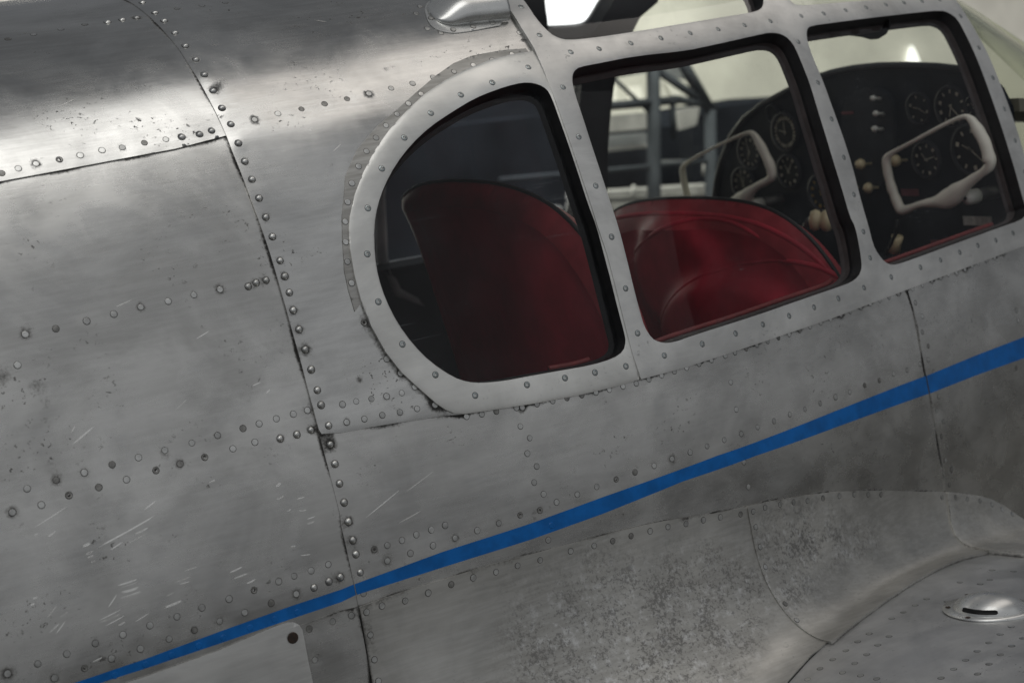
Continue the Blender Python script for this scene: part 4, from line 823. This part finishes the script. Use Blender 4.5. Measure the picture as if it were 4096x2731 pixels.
# raised centre section and its switches
for x0, y0, x1, y1 in ((3395, 300, 3420, 800),):
    pass
cen = on_x([(3340, 380), (3560, 330), (3585, 560), (3560, 720), (3480, 790), (3400, 760)], XPNL-0.012)
prism('centre_console', chaikin(cen, 2), XPNL-0.012, XPNL-0.001, MATS['panel_grey'], ip, 0.003)
def gauge(px, r, rim='dial_ring', mark='dial_mark', marks=12, hand=(2.2, 0.9)):
    y, z = on_x([px], XPNL-0.008)[0]; V = []; F = []; M = []
    def add(vs, fs, m):
        b = len(V); V.extend(vs); F.extend([tuple(b+i for i in q) for q in fs]); M.extend([m]*len(fs))
    def P(a, rr, d): return (XPNL-d, y+rr*math.cos(a), z+rr*math.sin(a))
    seg = 28; A = [6.28318*k/seg for k in range(seg)]
    rings = [(r*1.10, 0.001), (r*1.08, 0.008), (r*0.98, 0.009), (r*0.94, 0.003)]
    vs = [P(a, rr, d) for rr, d in rings for a in A]; add(vs, [(i*seg+k, i*seg+(k+1) % seg, (i+1)*seg+(k+1) % seg, (i+1)*seg+k) for i in range(3) for k in range(seg)], 0)
    add([P(a, r*0.945, 0.003) for a in A], [tuple(range(seg))], 1)
    for k in range(marks):
        a = 6.28318*k/marks+0.3; w = 0.09 if k % 3 == 0 else 0.05; q = [(0.86, -w), (0.86, w), (0.68, w), (0.68, -w)]
        add([P(a+dw/rr, r*rr, 0.0042) for rr, dw in q], [(0, 1, 2, 3)], 2)
    for a, ln in zip(hand, (0.72, 0.5)):
        n_ = a+1.5708; w = r*0.035
        add([(XPNL-0.0055, y+math.cos(a)*r*s+math.cos(n_)*w*t, z+math.sin(a)*r*s+math.sin(n_)*w*t) for s, t in ((-0.15, -1), (-0.15, 1), (ln, 0.5), (ln, -0.5))], [(0, 1, 2, 3)], 2)
    o = mesh_obj('gauge', V, F, None, ip, False, [MATS[rim], MATS['dial_black'], MATS[mark]], M); return o
for px, r, kw in (((3134, 529), 0.041, dict(marks=24, hand=(1.57, 0.2))), ((2992, 610), 0.037, dict(hand=(1.3, 5.2))), ((3150, 686), 0.036, dict(marks=10)), ((2969, 738), 0.038, dict(hand=(1.2, 1.9))), ((3281, 772), 0.040, dict(mark='dial_yellow', hand=(1.9, 4.0))),
                  ((3799, 430), 0.040, dict(marks=10, hand=(3.9, 5.0))), ((3878, 600), 0.048, dict(marks=9, hand=(3.8, 0.4))), ((3669, 436), 0.031, dict(marks=6, hand=(3.6, 0.2))), ((3892, 430), 0.022, dict(marks=6)), ((3085, 455), 0.018, dict(marks=0, hand=())), ((3290, 470), 0.030, dict(marks=8)), ((3700, 640), 0.036, dict(marks=9, hand=(2.9, 0.8)))):
    gauge(px, r, **kw)
def lathe(name, prof_, p, axis, mat, parent, seg=14):
    """prof_: (distance along the axis, radius)"""
    z = Vector(axis).normalized(); x = z.orthogonal().normalized(); y = z.cross(x); V = []; F = []
    for d, r in prof_:
        for k in range(seg): a = 6.28318*k/seg; V.append(Vector(p)+z*d+(x*math.cos(a)+y*math.sin(a))*r)
    n = len(prof_)
    for i in range(n-1):
        for k in range(seg): k2 = (k+1) % seg; F.append((i*seg+k, i*seg+k2, (i+1)*seg+k2, (i+1)*seg+k))
    F.append(tuple(range(seg))[::-1]); F.append(tuple((n-1)*seg+k for k in range(seg))); return mesh_obj(name, V, F, mat, parent)
def at_x(px, X): y, z = on_x([px], X)[0]; return (X, y, z)
for px, rr in (((3523, 396), 0.006), ((3534, 457), 0.0065), ((3530, 518), 0.007)):
    lathe('switch', [(0, rr*0.6), (0.014, rr*0.5), (0.02, rr), (0.026, rr*0.7)], at_x(px, XPNL-0.012), (-1, 0, 0.2), MATS['white_plastic'], ip, 10)
for px, l, r in (((3486, 655), 0.034, 0.012), ((3628, 641), 0.034, 0.013), ((3432, 750), 0.03, 0.010), ((3512, 750), 0.03, 0.012)):
    kn = lathe('knob', [(0, 0.003), (l*0.5, 0.003), (l*0.55, r*0.8), (l*0.75, r), (l, r*0.7), (l*1.1, r*0.2)], at_x(px, XPNL-0.012), (-1, 0.25, 0.1), MATS['cream_knob'], ip, 12)
def plate(name, px, w, h, mat, X=XPNL-0.003):
    p = at_x(px, X); return box(name, (X-0.001, p[1]-w/2, p[2]-h/2), (X+0.001, p[1]+w/2, p[2]+h/2), MATS[mat], ip)
plate('placard', (3910, 884), 0.075, 0.018, 'placard')['label'] = 'small pale placard low on the panel'
plate('placard', (3390, 452), 0.035, 0.006, 'placard_red', XPNL-0.014); plate('placard', (3640, 770), 0.05, 0.014, 'placard_red'); plate('placard', (3745, 968), 0.03, 0.008, 'placard_red')
# quadrant with a double bobbin knob
bob = lathe('throttle_knob', [(0, 0.004), (0.004, 0.017), (0.012, 0.021), (0.020, 0.018), (0.023, 0.013), (0.026, 0.018), (0.034, 0.022), (0.042, 0.019), (0.044, 0.006)], at_x((3235, 880), 0.78), (0.62, -0.75, -0.12), MATS['cream_knob'], plane, 20); bob['label'] = 'cream double bobbin throttle knob'
p = Vector(at_x((3235, 880), 0.78)); lathe('knob_hole', [(0, 0.006), (0.0012, 0.0055)], p+Vector((0.62, -0.75, -0.12)).normalized()*0.0436, (0.62, -0.75, -0.12), MATS['screw_recess'], bob, 12)
tube('throttle_lever', [p, p+Vector((0.01, 0.03, -0.02)), p+Vector((0.05, 0.06, -0.16)), p+Vector((0.08, 0.07, -0.3))], 0.006, MATS['tube_grey'], bob)
box('throttle_pedestal', (0.78, p.y+0.03, -0.5), (1.10, p.y+0.13, p.z-0.12), MATS['panel_grey'], plane, 0.01)['label'] = 'dark pedestal under the throttle knob'
tp = Vector(at_x((3275, 1010), 0.95)); box('pedestal_plate', (0.90, tp.y-0.01, tp.z-0.03), (0.905, tp.y+0.02, tp.z+0.03), MATS['placard'], plane)['label'] = 'small grey plate on the pedestal'
# floor lever seen low in the front window
lv = [at_x(q, 0.96) for q in ((3590, 880), (3585, 930), (3560, 985), (3545, 1020))]; tube('floor_lever', lv, 0.004, MATS['dial_black'], plane)['label'] = 'thin dark lever on the cabin floor'
lp = [at_x(q, 0.97) for q in ((3590, 945), (3584, 975), (3575, 1005))]; tube('lever_grip', lp, [0.012, 0.010, 0.013], MATS['cream_knob'], plane)['label'] = 'worn cream grip on a floor lever'
# black tab hanging from the upper rail, front window
tab = on_x([(3395, 104), (3558, 82), (3556, 108), (3540, 138), (3508, 158), (3480, 160), (3445, 150), (3395, 144)], 0.88)
prism('sun_visor_tab', tab, 0.88, 0.885, MATS['rubber'], plane, 0.001)['label'] = 'black tab hanging below the upper canopy rail'

# ------------------------------------------------------------------ control yokes
def yoke(px_loop, rads, X, boss_px, hub_px, label):
    t = bpy.data.objects.new('control_yoke', None); t.empty_display_size = 0.05; link(t, plane); t['label'] = label
    L = on_x(px_loop, X); n = len(L)
    # close and smooth the loop, carry the radii along
    Q = np.c_[L, np.array(rads)]; 
    for _ in range(2):
        Rn = np.roll(Q, -1, 0); Q = np.stack([0.75*Q+0.25*Rn, 0.25*Q+0.75*Rn], 1).reshape(-1, 3)
    V = []; F = []; seg = 12; m = len(Q); Q[:, 2] *= 1+np.where(Q[:, 2] > 0.0082, 0.04, 0.0)*np.sin(np.arange(m)*1.1)
    for i in range(m):
        a, c = Q[(i-1) % m, :2], Q[(i+1) % m, :2]; t2_ = c-a; t2_ /= np.linalg.norm(t2_); nr = np.array([-t2_[1], t2_[0]])
        for k in range(seg):
            an = 6.28318*k/seg; off = nr*math.cos(an)*Q[i, 2]; V.append((X+math.sin(an)*min(Q[i, 2]*0.95, 0.0135), Q[i, 0]+off[0], Q[i, 1]+off[1]))
    for i in range(m):
        j = (i+1) % m
        for k in range(seg): k2 = (k+1) % seg; F.append((i*seg+k, i*seg+k2, j*seg+k2, j*seg+k))
    mesh_obj('grip', V, F, MATS['cream'], t)
    h = Vector(at_x(hub_px, X+0.012)); b2 = Vector(at_x(boss_px, X+0.02))
    lathe('hub', [(-0.010, 0.004), (-0.006, 0.013), (0.004, 0.015), (0.022, 0.014)], (h.x, h.y, h.z), (1, 0, 0), MATS['white_plastic'], t, 16)
    lathe('hub_bolt', [(0, 0.0045), (0.002, 0.004)], (h.x-0.010, h.y, h.z), (-1, 0, 0), MATS['screw_recess'], t, 8)
    lathe('shaft', [(0, 0.013), (0.14, 0.013)], (h.x+0.01, h.y, h.z), (1, 0, 0), MATS['tube_grey'], t, 14)
    return t
K6 = 796.0/2351
def z6(*p): return [(3300+x*K6, 600+y*K6) for x, y in p]
def z5(*p): return [(3300+x*K6, 200+y*K6) for x, y in p]
loop2 = z5((1650, 775), (1450, 860), (1200, 995), (950, 1130), (790, 1215)) + z6((720, 100), (735, 230), (760, 350), (795, 470), (830, 560), (870, 660), (905, 718), (1000, 690), (1120, 640), (1280, 620), (1420, 590), (1520, 540), (1640, 430), (1780, 320), (1900, 240), (1960, 170)) + z5((1940, 1280), (1900, 1120), (1840, 1000), (1780, 900), (1730, 820))
mm = 0.001
rad2 = [8, 7.5, 7.5, 7.5, 9, 14, 15, 14, 16, 15, 17, 16, 11, 10, 15, 28, 33, 20, 13, 13, 16, 20, 17, 19, 16, 12]
rad2 = [r*mm*(0.54 if r < 10 else 0.66) for r in rad2]
yoke(loop2, rad2, 1.045, (3870, 790), (3876, 790), 'cream control yoke in the front window')
K7 = 800.0/2352
def z7(*p): return [(2700+x*K7, 400+y*K7) for x, y in p]
loop1 = z7((885, 370), (700, 445), (500, 540), (300, 640), (130, 740), (85, 800), (95, 900), (120, 1030), (150, 1160), (190, 1250), (300, 1330), (430, 1310), (560, 1280), (700, 1235), (800, 1180), (880, 1080), (980, 1000), (1080, 960), (1150, 900), (1130, 790), (1070, 660), (1000, 520), (940, 420))
rad1 = [8, 7, 7, 7, 8, 11, 12, 12, 14, 14, 13, 12, 13, 28, 32, 17, 12, 12, 15, 17, 16, 15, 11]
rad1 = [r*mm*(0.54 if r < 10 else 0.68) for r in rad1]
yoke(loop1, rad1, 1.045, (3014, 825), (3016, 822), 'cream control yoke in the middle window')

# ------------------------------------------------------------------ seats
def seat(name, px_out, X, lean, band, label, bulges, low=-0.42):
    t = thing(name, label, 'seat', 'red cockpit seats', loc=(0, 0, 0))
    L = chaikin(on_x(px_out, X), 2, False)
    L = np.vstack([[(L[0, 0], low)] if L[0, 1] > low else np.zeros((0, 2)), L, [(L[-1, 0], low)]])
    L = densify(L, 0.012)
    if area2(L) < 0: L = L[::-1]
    Q = hexgrid([L], 0.014); B_ = offset_poly(L, band); B_ = B_[B_[:, 1] > low+0.05]; k_ = int(np.argmax(np.linalg.norm(np.diff(np.vstack([B_, B_[:1]]), axis=0), axis=1))); B_ = densify(np.roll(B_, -k_-1, 0), 0.01, False)
    Q = Q[seg_dist(Q, B_, False) > 0.006]; v, f = triangulate([L], Q, lines=[B_]); d = seg_dist(v, L, True, 0.2); d[v[:, 1] < low+0.02] += 0.05
    def back(vv, dd):
        h = 0.030*(1-np.exp(-(dd/0.028)**1.0))
        s = np.clip((dd-band)/0.02, 0, 1); h = h-0.006*s*s*(3-2*s)
        for cy, cz, ry, rz, a, p in bulges:
            q = ((vv[:, 0]-cy)/ry)**2+((vv[:, 1]-cz)/rz)**2; h = h+a/(1+np.exp((q-1)*p))
        return h
    def lx(vv): return X+0.015+lean*(0.3-vv[:, 1])
    hb = back(v, d); V1 = np.c_[lx(v)-hb, v]; V2 = np.c_[lx(v)+0.07*(1-np.exp(-d/0.03)), v]
    n = len(v); fb = [tuple(x[::-1]) for x in f.tolist()]; ff = [tuple(n+i for i in x) for x in f.tolist()]
    cen_ = v[f].mean(1); dc_ = seg_dist(cen_, L, True, 0.2); dc_[cen_[:, 1] < low+0.05] += 0.05; fm = [1 if q > band else 0 for q in dc_]
    # back side: padded red border and dark back cover are parts of their own
    bi = [q for q, m in zip(fb, fm) if m == 0]; bo = [q for q, m in zip(fb, fm) if m == 1]
    def sub(nm, faces, Vs, mat):
        used = sorted({i for q in faces for i in q}); mp = {k: i for i, k in enumerate(used)}
        return mesh_obj(nm, [Vs[k] for k in used], [tuple(mp[i] for i in q) for q in faces], mat, t)
    VV = np.vstack([V1, V2])
    c = sub('back_cushion', bi+ff, VV, MATS['leather_red']); sub('back_cover', bo, VV-np.array([0.0008, 0, 0]), MATS['leather_dark'])
    top = [(lx(np.array([p]))[0]+0.002, p[0], p[1]) for p in L if p[1] > low+0.03]
    tube('piping', top, 0.0038, MATS['piping_black'], t)
    # hem between border and cover
    y0, y1 = v[:, 0].min(), v[:, 0].max()
    box('seat_base', (X-0.02, y0+0.03, low-0.06), (X+0.42, y1-0.03, low+0.02), MATS['leather_dark'], t, 0.02)
    def xs(p):
        p = np.asarray(p, float); return lx(p)-back(p, seg_dist(p, L, True, 0.2))
    return t, xs
s1 = [(1760, 1560), (1735, 1420), (1700, 1280), (1660, 1120), (1620, 960), (1580, 855), (1566, 818), (1572, 795), (1600, 770), (1650, 745), (1720, 733), (1800, 731), (1880, 735), (1960, 745), (2040, 768), (2110, 800), (2170, 840), (2230, 900), (2280, 965), (2330, 1045), (2370, 1120), (2400, 1190), (2430, 1280), (2455, 1380), (2475, 1480), (2490, 1580)]
seat('red_seat', s1, 0.03, 0.10, 0.040, 'rounded red leather seat back with dark maroon rear, seen through the rear window', [(0.45, 0.0, 0.22, 0.22, 0.006, 4)])
s2 = [(2380, 1700), (2365, 1500), (2350, 1300), (2340, 1100), (2345, 960), (2370, 890), (2410, 850), (2470, 825), (2540, 811), (2640, 804), (2740, 803), (2840, 808), (2930, 820), (3010, 843), (3080, 880), (3140, 930), (3190, 985), (3235, 1050), (3270, 1110), (3295, 1165), (3315, 1230), (3330, 1320), (3345, 1450), (3355, 1600)]
S2 = on_x([(2700, 1080), (2950, 1400), (2420, 1270)], 0.52)
s2o, s2x = seat('red_seat', s2, 0.52, 0.10, 0.052, 'red leather seat back with black piping and a padded hump, seen through the middle window',
     [(S2[0, 0], S2[0, 1]-0.02, 0.135, 0.120, 0.030, 9), (S2[1, 0], S2[1, 1], 0.21, 0.135, 0.034, 10), (S2[2, 0], S2[2, 1], 0.022, 0.05, 0.012, 5)])

for px in ([(2440, 1090), (2500, 1030), (2590, 945), (2680, 900), (2760, 885), (2850, 893), (2930, 928), (3010, 985)], [(2615, 1390), (2650, 1280), (2700, 1190), (2770, 1125), (2850, 1085), (2950, 1063), (3060, 1055), (3150, 1070), (3220, 1110), (3270, 1180)], [(2370, 895), (2460, 875), (2560, 868), (2700, 868), (2850, 880), (2980, 912), (3090, 975), (3180, 1060), (3240, 1150)]):
    L2 = densify(chaikin(on_x(px, 0.50), 2, False), 0.01, False); r_ = 0.0060*np.minimum(1, np.minimum(np.arange(len(L2)), np.arange(len(L2))[::-1])/5.0+0.05)
    tube('seam_roll', [(x+0.004, y, z) for x, (y, z) in zip(s2x(L2), L2)], list(r_), MATS['leather_dark'], s2o)
# ribs and fittings of the far cabin side
rb = tube('cabin_rib', [(0.36, 1.40, 0.33), (0.34, 1.425, 0.2), (0.33, 1.44, 0.06), (0.36, 1.45, -0.02), (0.42, 1.45, -0.06)], 0.014, MATS['inner_grey'], plane); rb['label'] = 'grey tubular rib on the far cabin side'
# ------------------------------------------------------------------ scoop on the shoulder
def local(pos, px, off=0.0, caster=NEAR):
    uv = caster.cast(*px); return uv
sc = bpy.data.objects.new('air_scoop', None); sc.empty_display_size = 0.05; link(sc, plane); sc['label'] = 'flanged half-round air scoop on the shoulder'
flg = U(cp(2, (568, 110), (572, 70), (590, 42), (640, 18), (720, 2), (800, -12), (900, -30), (1000, -48), (1060, -60), (1110, -20), (1110, 100), (1098, 196), (1040, 206), (900, 234), (830, 246), (765, 252), (700, 245), (645, 228), (595, 185)))
fo_ = patch('flange', wall_pos, [chaikin(flg, 1)], 0.006, 0.0064, 0.0025, MATS['scoop_metal'], sc, None, None, edge_dirt=0.25, edge_w=0.002, rel=False)
ax0 = U(cp(2, (606, 124)))[0]; ax1 = U(cp(2, (1082, 78)))[0]
axis = ax1-ax0; LEN = np.linalg.norm(axis); axis /= LEN; nrm2 = np.array([-axis[1], axis[0]])
hw = abs((U(cp(2, (1080, 168)))[0]-ax1)@nrm2)*0.98
V = []; F = []; nu, nv = 30, 22
for i in range(nu):
    s = i/(nu-1); w = hw*max(0.04, (1-(1-min(s/0.26, 1.0))**2)**0.5); hgt = hw*0.80*(1-(1-min(s/0.50, 1.0))**2)**1.1
    for j in range(nv):
        a = math.pi*j/(nv-1); uv = ax0+axis*LEN*s+nrm2*w*math.cos(a); p, n = surf_eval(wall_pos, np.array([uv[0]]), np.array([uv[1]]))
        V.append(p[0]+n[0]*(0.0066+hgt*math.sin(a)**0.85))
for i in range(nu-1):
    for j in range(nv-1): F.append((i*nv+j, i*nv+j+1, (i+1)*nv+j+1, (i+1)*nv+j))
nb = len(V); V2 = [Vector(v) for v in V]
for i in (nu-1, nu-6):            # lip folded back inside the mouth
    pass
so_ = mesh_obj('hood', V, [q[::-1] for q in F], MATS['scoop_metal'], sc)
md = so_.modifiers.new('thick', 'SOLIDIFY'); md.thickness = 0.0025; md.offset = -1
for q in cp(2, (610, 152), (762, 229), (900, 208), (1032, 182), (625, 46)):
    place(flush_me[1], 'rivet', frame_at(wall_pos, NEAR.cast(*q), 0.0064, Z0, P0_), fo_, 1.0)
for q in cp(2, (731, 182), (744, 184), (757, 190)):
    pass

# ------------------------------------------------------------------ teardrop vent on the wing
vt = bpy.data.objects.new('wing_vent', None); vt.empty_display_size = 0.05; link(vt, plane); vt['label'] = 'oval domed vent with dark slot on the wing'
vc = LOW.cast(3957, 2437); vl = LOW.cast(3770, 2440); vb = LOW.cast(3957, 2489); vr_ = LOW.cast(4100, 2395)
def wing_local(a, b, h):
    """a, b metres along and across on the wing"""
    u = np.asarray(a, float); w = np.asarray(b, float); P, N = surf_eval(low_pos, u, w); return P+N*np.asarray(h, float)[..., None]
ea = np.array(vc)-np.array(vl); RA = np.linalg.norm(ea); ea /= np.linalg.norm(ea); eb = np.array([-ea[1], ea[0]])
if eb@(np.array(vb)-np.array(vc)) < 0: eb = -eb
RB = abs((np.array(vb)-np.array(vc))@eb)
def disk(rs, ns, fn, name, mat, parent, flip):
    V = []; F = []
    for r in rs:
        for k in range(ns): t = 6.28318*k/ns; V.append(fn(r, t))
    for i in range(len(rs)-1):
        for k in range(ns): k2 = (k+1) % ns; q = (i*ns+k, i*ns+k2, (i+1)*ns+k2, (i+1)*ns+k); F.append(q[::-1] if flip else q)
    return mesh_obj(name, V, F, mat, parent)
def vp(r, t, h): a = np.array(vc)+ea*RA*r*math.cos(t)+eb*RB*r*math.sin(t); return wing_local(a[0:1], a[1:2], np.array([h]))[0]
det = ea[0]*eb[1]-ea[1]*eb[0]
flg = disk([1.0, 0.995, 0.76], 48, lambda r, t: vp(r, t, 0.0008 if r > 0.998 else 0.0034), 'flange', MATS['scoop_metal'], vt, det > 0)
HD = 0.023
def dome_h(x, y):                # unit-disk coordinates, steeper towards the slot
    r2 = min(1.0, (x*x+y*y)); return 0.003+HD*max(0.0, 1-r2)**0.62
slot = np.array([(r*math.cos(math.radians(a)), r*math.sin(math.radians(a))) for r, a in [(0.975, q) for q in range(142, 80, -6)]+[(0.955, 78.5), (0.90, 78.5)]+[(0.875, q) for q in range(82, 146, 6)]+[(0.90, 146), (0.955, 145)]])
circ = np.array([(math.cos(t), math.sin(t)) for t in np.linspace(0, 6.28318, 73)[:-1]])
v, f = triangulate([circ, slot], hexgrid([circ, slot], 0.05))
def dmap(x, y, k=0.0): a = np.array(vc)+ea*RA*0.77*x+eb*RB*0.77*y; return wing_local(a[0:1], a[1:2], np.array([dome_h(x, y)+k]))[0]
ff = f.tolist() if det > 0 else [q[::-1] for q in f.tolist()]
dm = mesh_obj('dome', [dmap(x, y) for x, y in v], ff, MATS['scoop_metal'], vt)
sl = np.array([dmap(x, y, -0.004) for x, y in slot]); sl0 = np.array([dmap(x, y) for x, y in slot]); m = len(slot)
mesh_obj('slot', np.vstack([sl0, sl]), [(i, (i+1) % m, m+(i+1) % m, m+i) for i in range(m)]+[tuple(range(m, 2*m))], MATS['screw_recess'], vt, False)
rus = disc_mesh('screw', [(0.0042, 0.0, 0), (0.0036, 0.0006, 0), (0.001, 0.0007, 0)], ['screw_rust'], 14)
for q in ((3792, 2437), (3872, 2478), (4034, 2464), (3870, 2387)):
    uv = LOW.cast(*q); place(rus, 'screw', mat_from(*flat_frame(low_pos, uv, 0.0036)), vt, 1.0)

# ------------------------------------------------------------------ what shows beyond the cockpit
def on_y(px, Y):
    d = FWD+((px[0]-W/2)/FPX)*RIGHT-((px[1]-H/2)/FPX)*UP; t = (Y-CAM[1])/d[1]; p = CAM+t*d; return Vector(p)
wl = box('hangar_wall', (-6, 8.0, -1.6), (16, 8.2, 2.2), MATS['wall_cream']); tag(wl, 'plain cream hangar wall beyond the cockpit', 'wall', kind='structure')
fl_ = box('hangar_floor', (-12, -10, -1.65), (16, 8.0, -1.6), MATS['concrete']); tag(fl_, 'grey concrete hangar floor', 'floor', kind='structure')
a0, a1 = on_y((2080, 160), 7.9), on_y((2450, -260), 7.9)
wn = thing('bright_window', 'glaring white window in the far hangar wall', 'window', loc=(0, 0, 0))
box('glazing', (a0.x, 7.93, a0.z-0.1), (a1.x, 7.95, a1.z+0.3), MATS['daylight_and_flare'], wn)
box('window_frame', (a0.x-0.08, 7.90, a0.z-0.18), (a1.x+0.08, 7.99, a0.z-0.1), MATS['stand_grey'], wn)
c0 = on_y((3650, 240), 7.9)
dw = thing('glow_flare', 'narrow bright flare above the panel, drawn as a glowing shape', 'window')  # white highlight on the wall, put in as an emissive shape
bm = bmesh.new(); pts = [on_y(q, 7.95) for q in ((3640, 280), (3638, 235), (3650, 185), (3668, 215), (3690, 280))]
fce = bm.faces.new([bm.verts.new(p_) for p_ in pts]); r_ = bmesh.ops.extrude_face_region(bm, geom=[fce]); bmesh.ops.translate(bm, verts=[g for g in r_['geom'] if isinstance(g, bmesh.types.BMVert)], vec=(0, 0.03, 0))
me = bpy.data.meshes.new('glazing'); bm.to_mesh(me); bm.free(); me.materials.append(MATS['daylight_and_flare']); link(bpy.data.objects.new('glazing', me), dw)
# steel work stand
YS = 4.6
ws = thing('work_stand', 'blurred grey steel work stand with diagonal braces beyond the cockpit', 'work stand')
def bar(px0, px1, w, mat='stand_grey', Y=YS, name='bar', par=None):
    a, c = on_y(px0, Y), on_y(px1, Y); tube(name, [a, c], w, MATS[mat], par or ws, 6)
for q0, q1, w in (((2612, 150), (2622, 1650), 0.034), ((2840, 440), (2850, 1600), 0.03), ((2380, 430), (2720, 400), 0.022), ((2440, 300), (2620, 470), 0.010), ((2700, 200), (2840, 440), 0.030), ((2640, 290), (2860, 440), 0.020), ((2690, 395), (2860, 425), 0.018), ((2690, 395), (2695, 560), 0.016), ((2450, 300), (2700, 240), 0.018), ((2000, 720), (2900, 640), 0.012), ((2330, 760), (2340, 1000), 0.012)):
    bar(q0, q1, w)
tp_ = thing('dark_tarpaulin', 'dark tarpaulin covered load behind the work stand', 'tarpaulin')
def slab(name, quad, Y, dep, mat, par):
    bm = bmesh.new(); vs = [bm.verts.new(on_y(q, Y)) for q in quad]; f = bm.faces.new(vs); r = bmesh.ops.extrude_face_region(bm, geom=[f]); bmesh.ops.translate(bm, verts=[g for g in r['geom'] if isinstance(g, bmesh.types.BMVert)], vec=(0, dep, 0)); bmesh.ops.recalc_face_normals(bm, faces=bm.faces)
    me = bpy.data.meshes.new(name); bm.to_mesh(me); bm.free(); me.materials.append(MATS[mat]); return link(bpy.data.objects.new(name, me), par)
slab('load', [(1300, 560), (2200, 460), (2440, 520), (2700, 505), (2880, 430), (3200, 380), (3200, 1500), (1300, 1800)], 5.2, 0.6, 'tarp_dark', tp_)
slab('load', [(1200, -150), (2120, -150), (2130, 200), (2290, 240), (2290, 1500), (1200, 1800)], 5.6, 0.4, 'tarp_dark', tp_)
for quad, m in (([(2430, 545), (2600, 530), (2600, 585), (2430, 600)], 'grey_cloth'),):
    slab('fold', quad, 5.1, 0.05, m, tp_)
for quad, m, Y_ in (([(2436, 462), (2592, 448), (2592, 515), (2436, 530)], 'plank_pale', 5.0), ([(2716, 440), (2800, 428), (2786, 500), (2724, 520)], 'plank_pale', 5.0), ([(2440, 340), (2462, 330), (2470, 400), (2440, 412)], 'white_plastic', 6.0), ([(2520, 350), (2560, 345), (2575, 400), (2525, 405)], 'white_plastic', 6.2), ([(2660, 330), (2700, 322), (2745, 380), (2690, 390)], 'wall_cream', 6.0), ([(2480, 250), (2600, 225), (2600, 290), (2480, 310)], 'grey_cloth', 6.5), ([(2640, 235), (2740, 225), (2800, 330), (2640, 300)], 'grey_cloth', 6.5), ([(2430, 590), (2600, 575), (2600, 590), (2430, 607)], 'plank_pale', 5.05), ([(2660, 640), (2860, 640), (2860, 655), (2660, 660)], 'grey_cloth', 5.05)):
    slab('panel', quad, Y_, 0.03, m, ws)
pk = thing('pale_platform', 'pale planked platform low beyond the cockpit', 'platform')
for q in ([(2380, 770), (2900, 735), (2900, 775), (2380, 800)], [(2380, 812), (2900, 785), (2900, 860), (2380, 900)], [(2060, 845), (2250, 825), (2250, 868), (2060, 893)], [(2085, 905), (2250, 890), (2250, 920), (2085, 938)]):
    slab('plank', q, 4.9, 0.25, 'plank_pale', pk)
for q in ((2400, 890), (2880, 850), (2070, 935), (2240, 915)): bar(q, (q[0]+12, q[1]+900), 0.02, 'stand_grey', 4.95, 'leg', pk)
for q in ((2530, 800), (2815, 700)):
    bar(q, (q[0]+6, q[1]-60), 0.010, 'plank_pale', 4.85, 'clamp', pk)
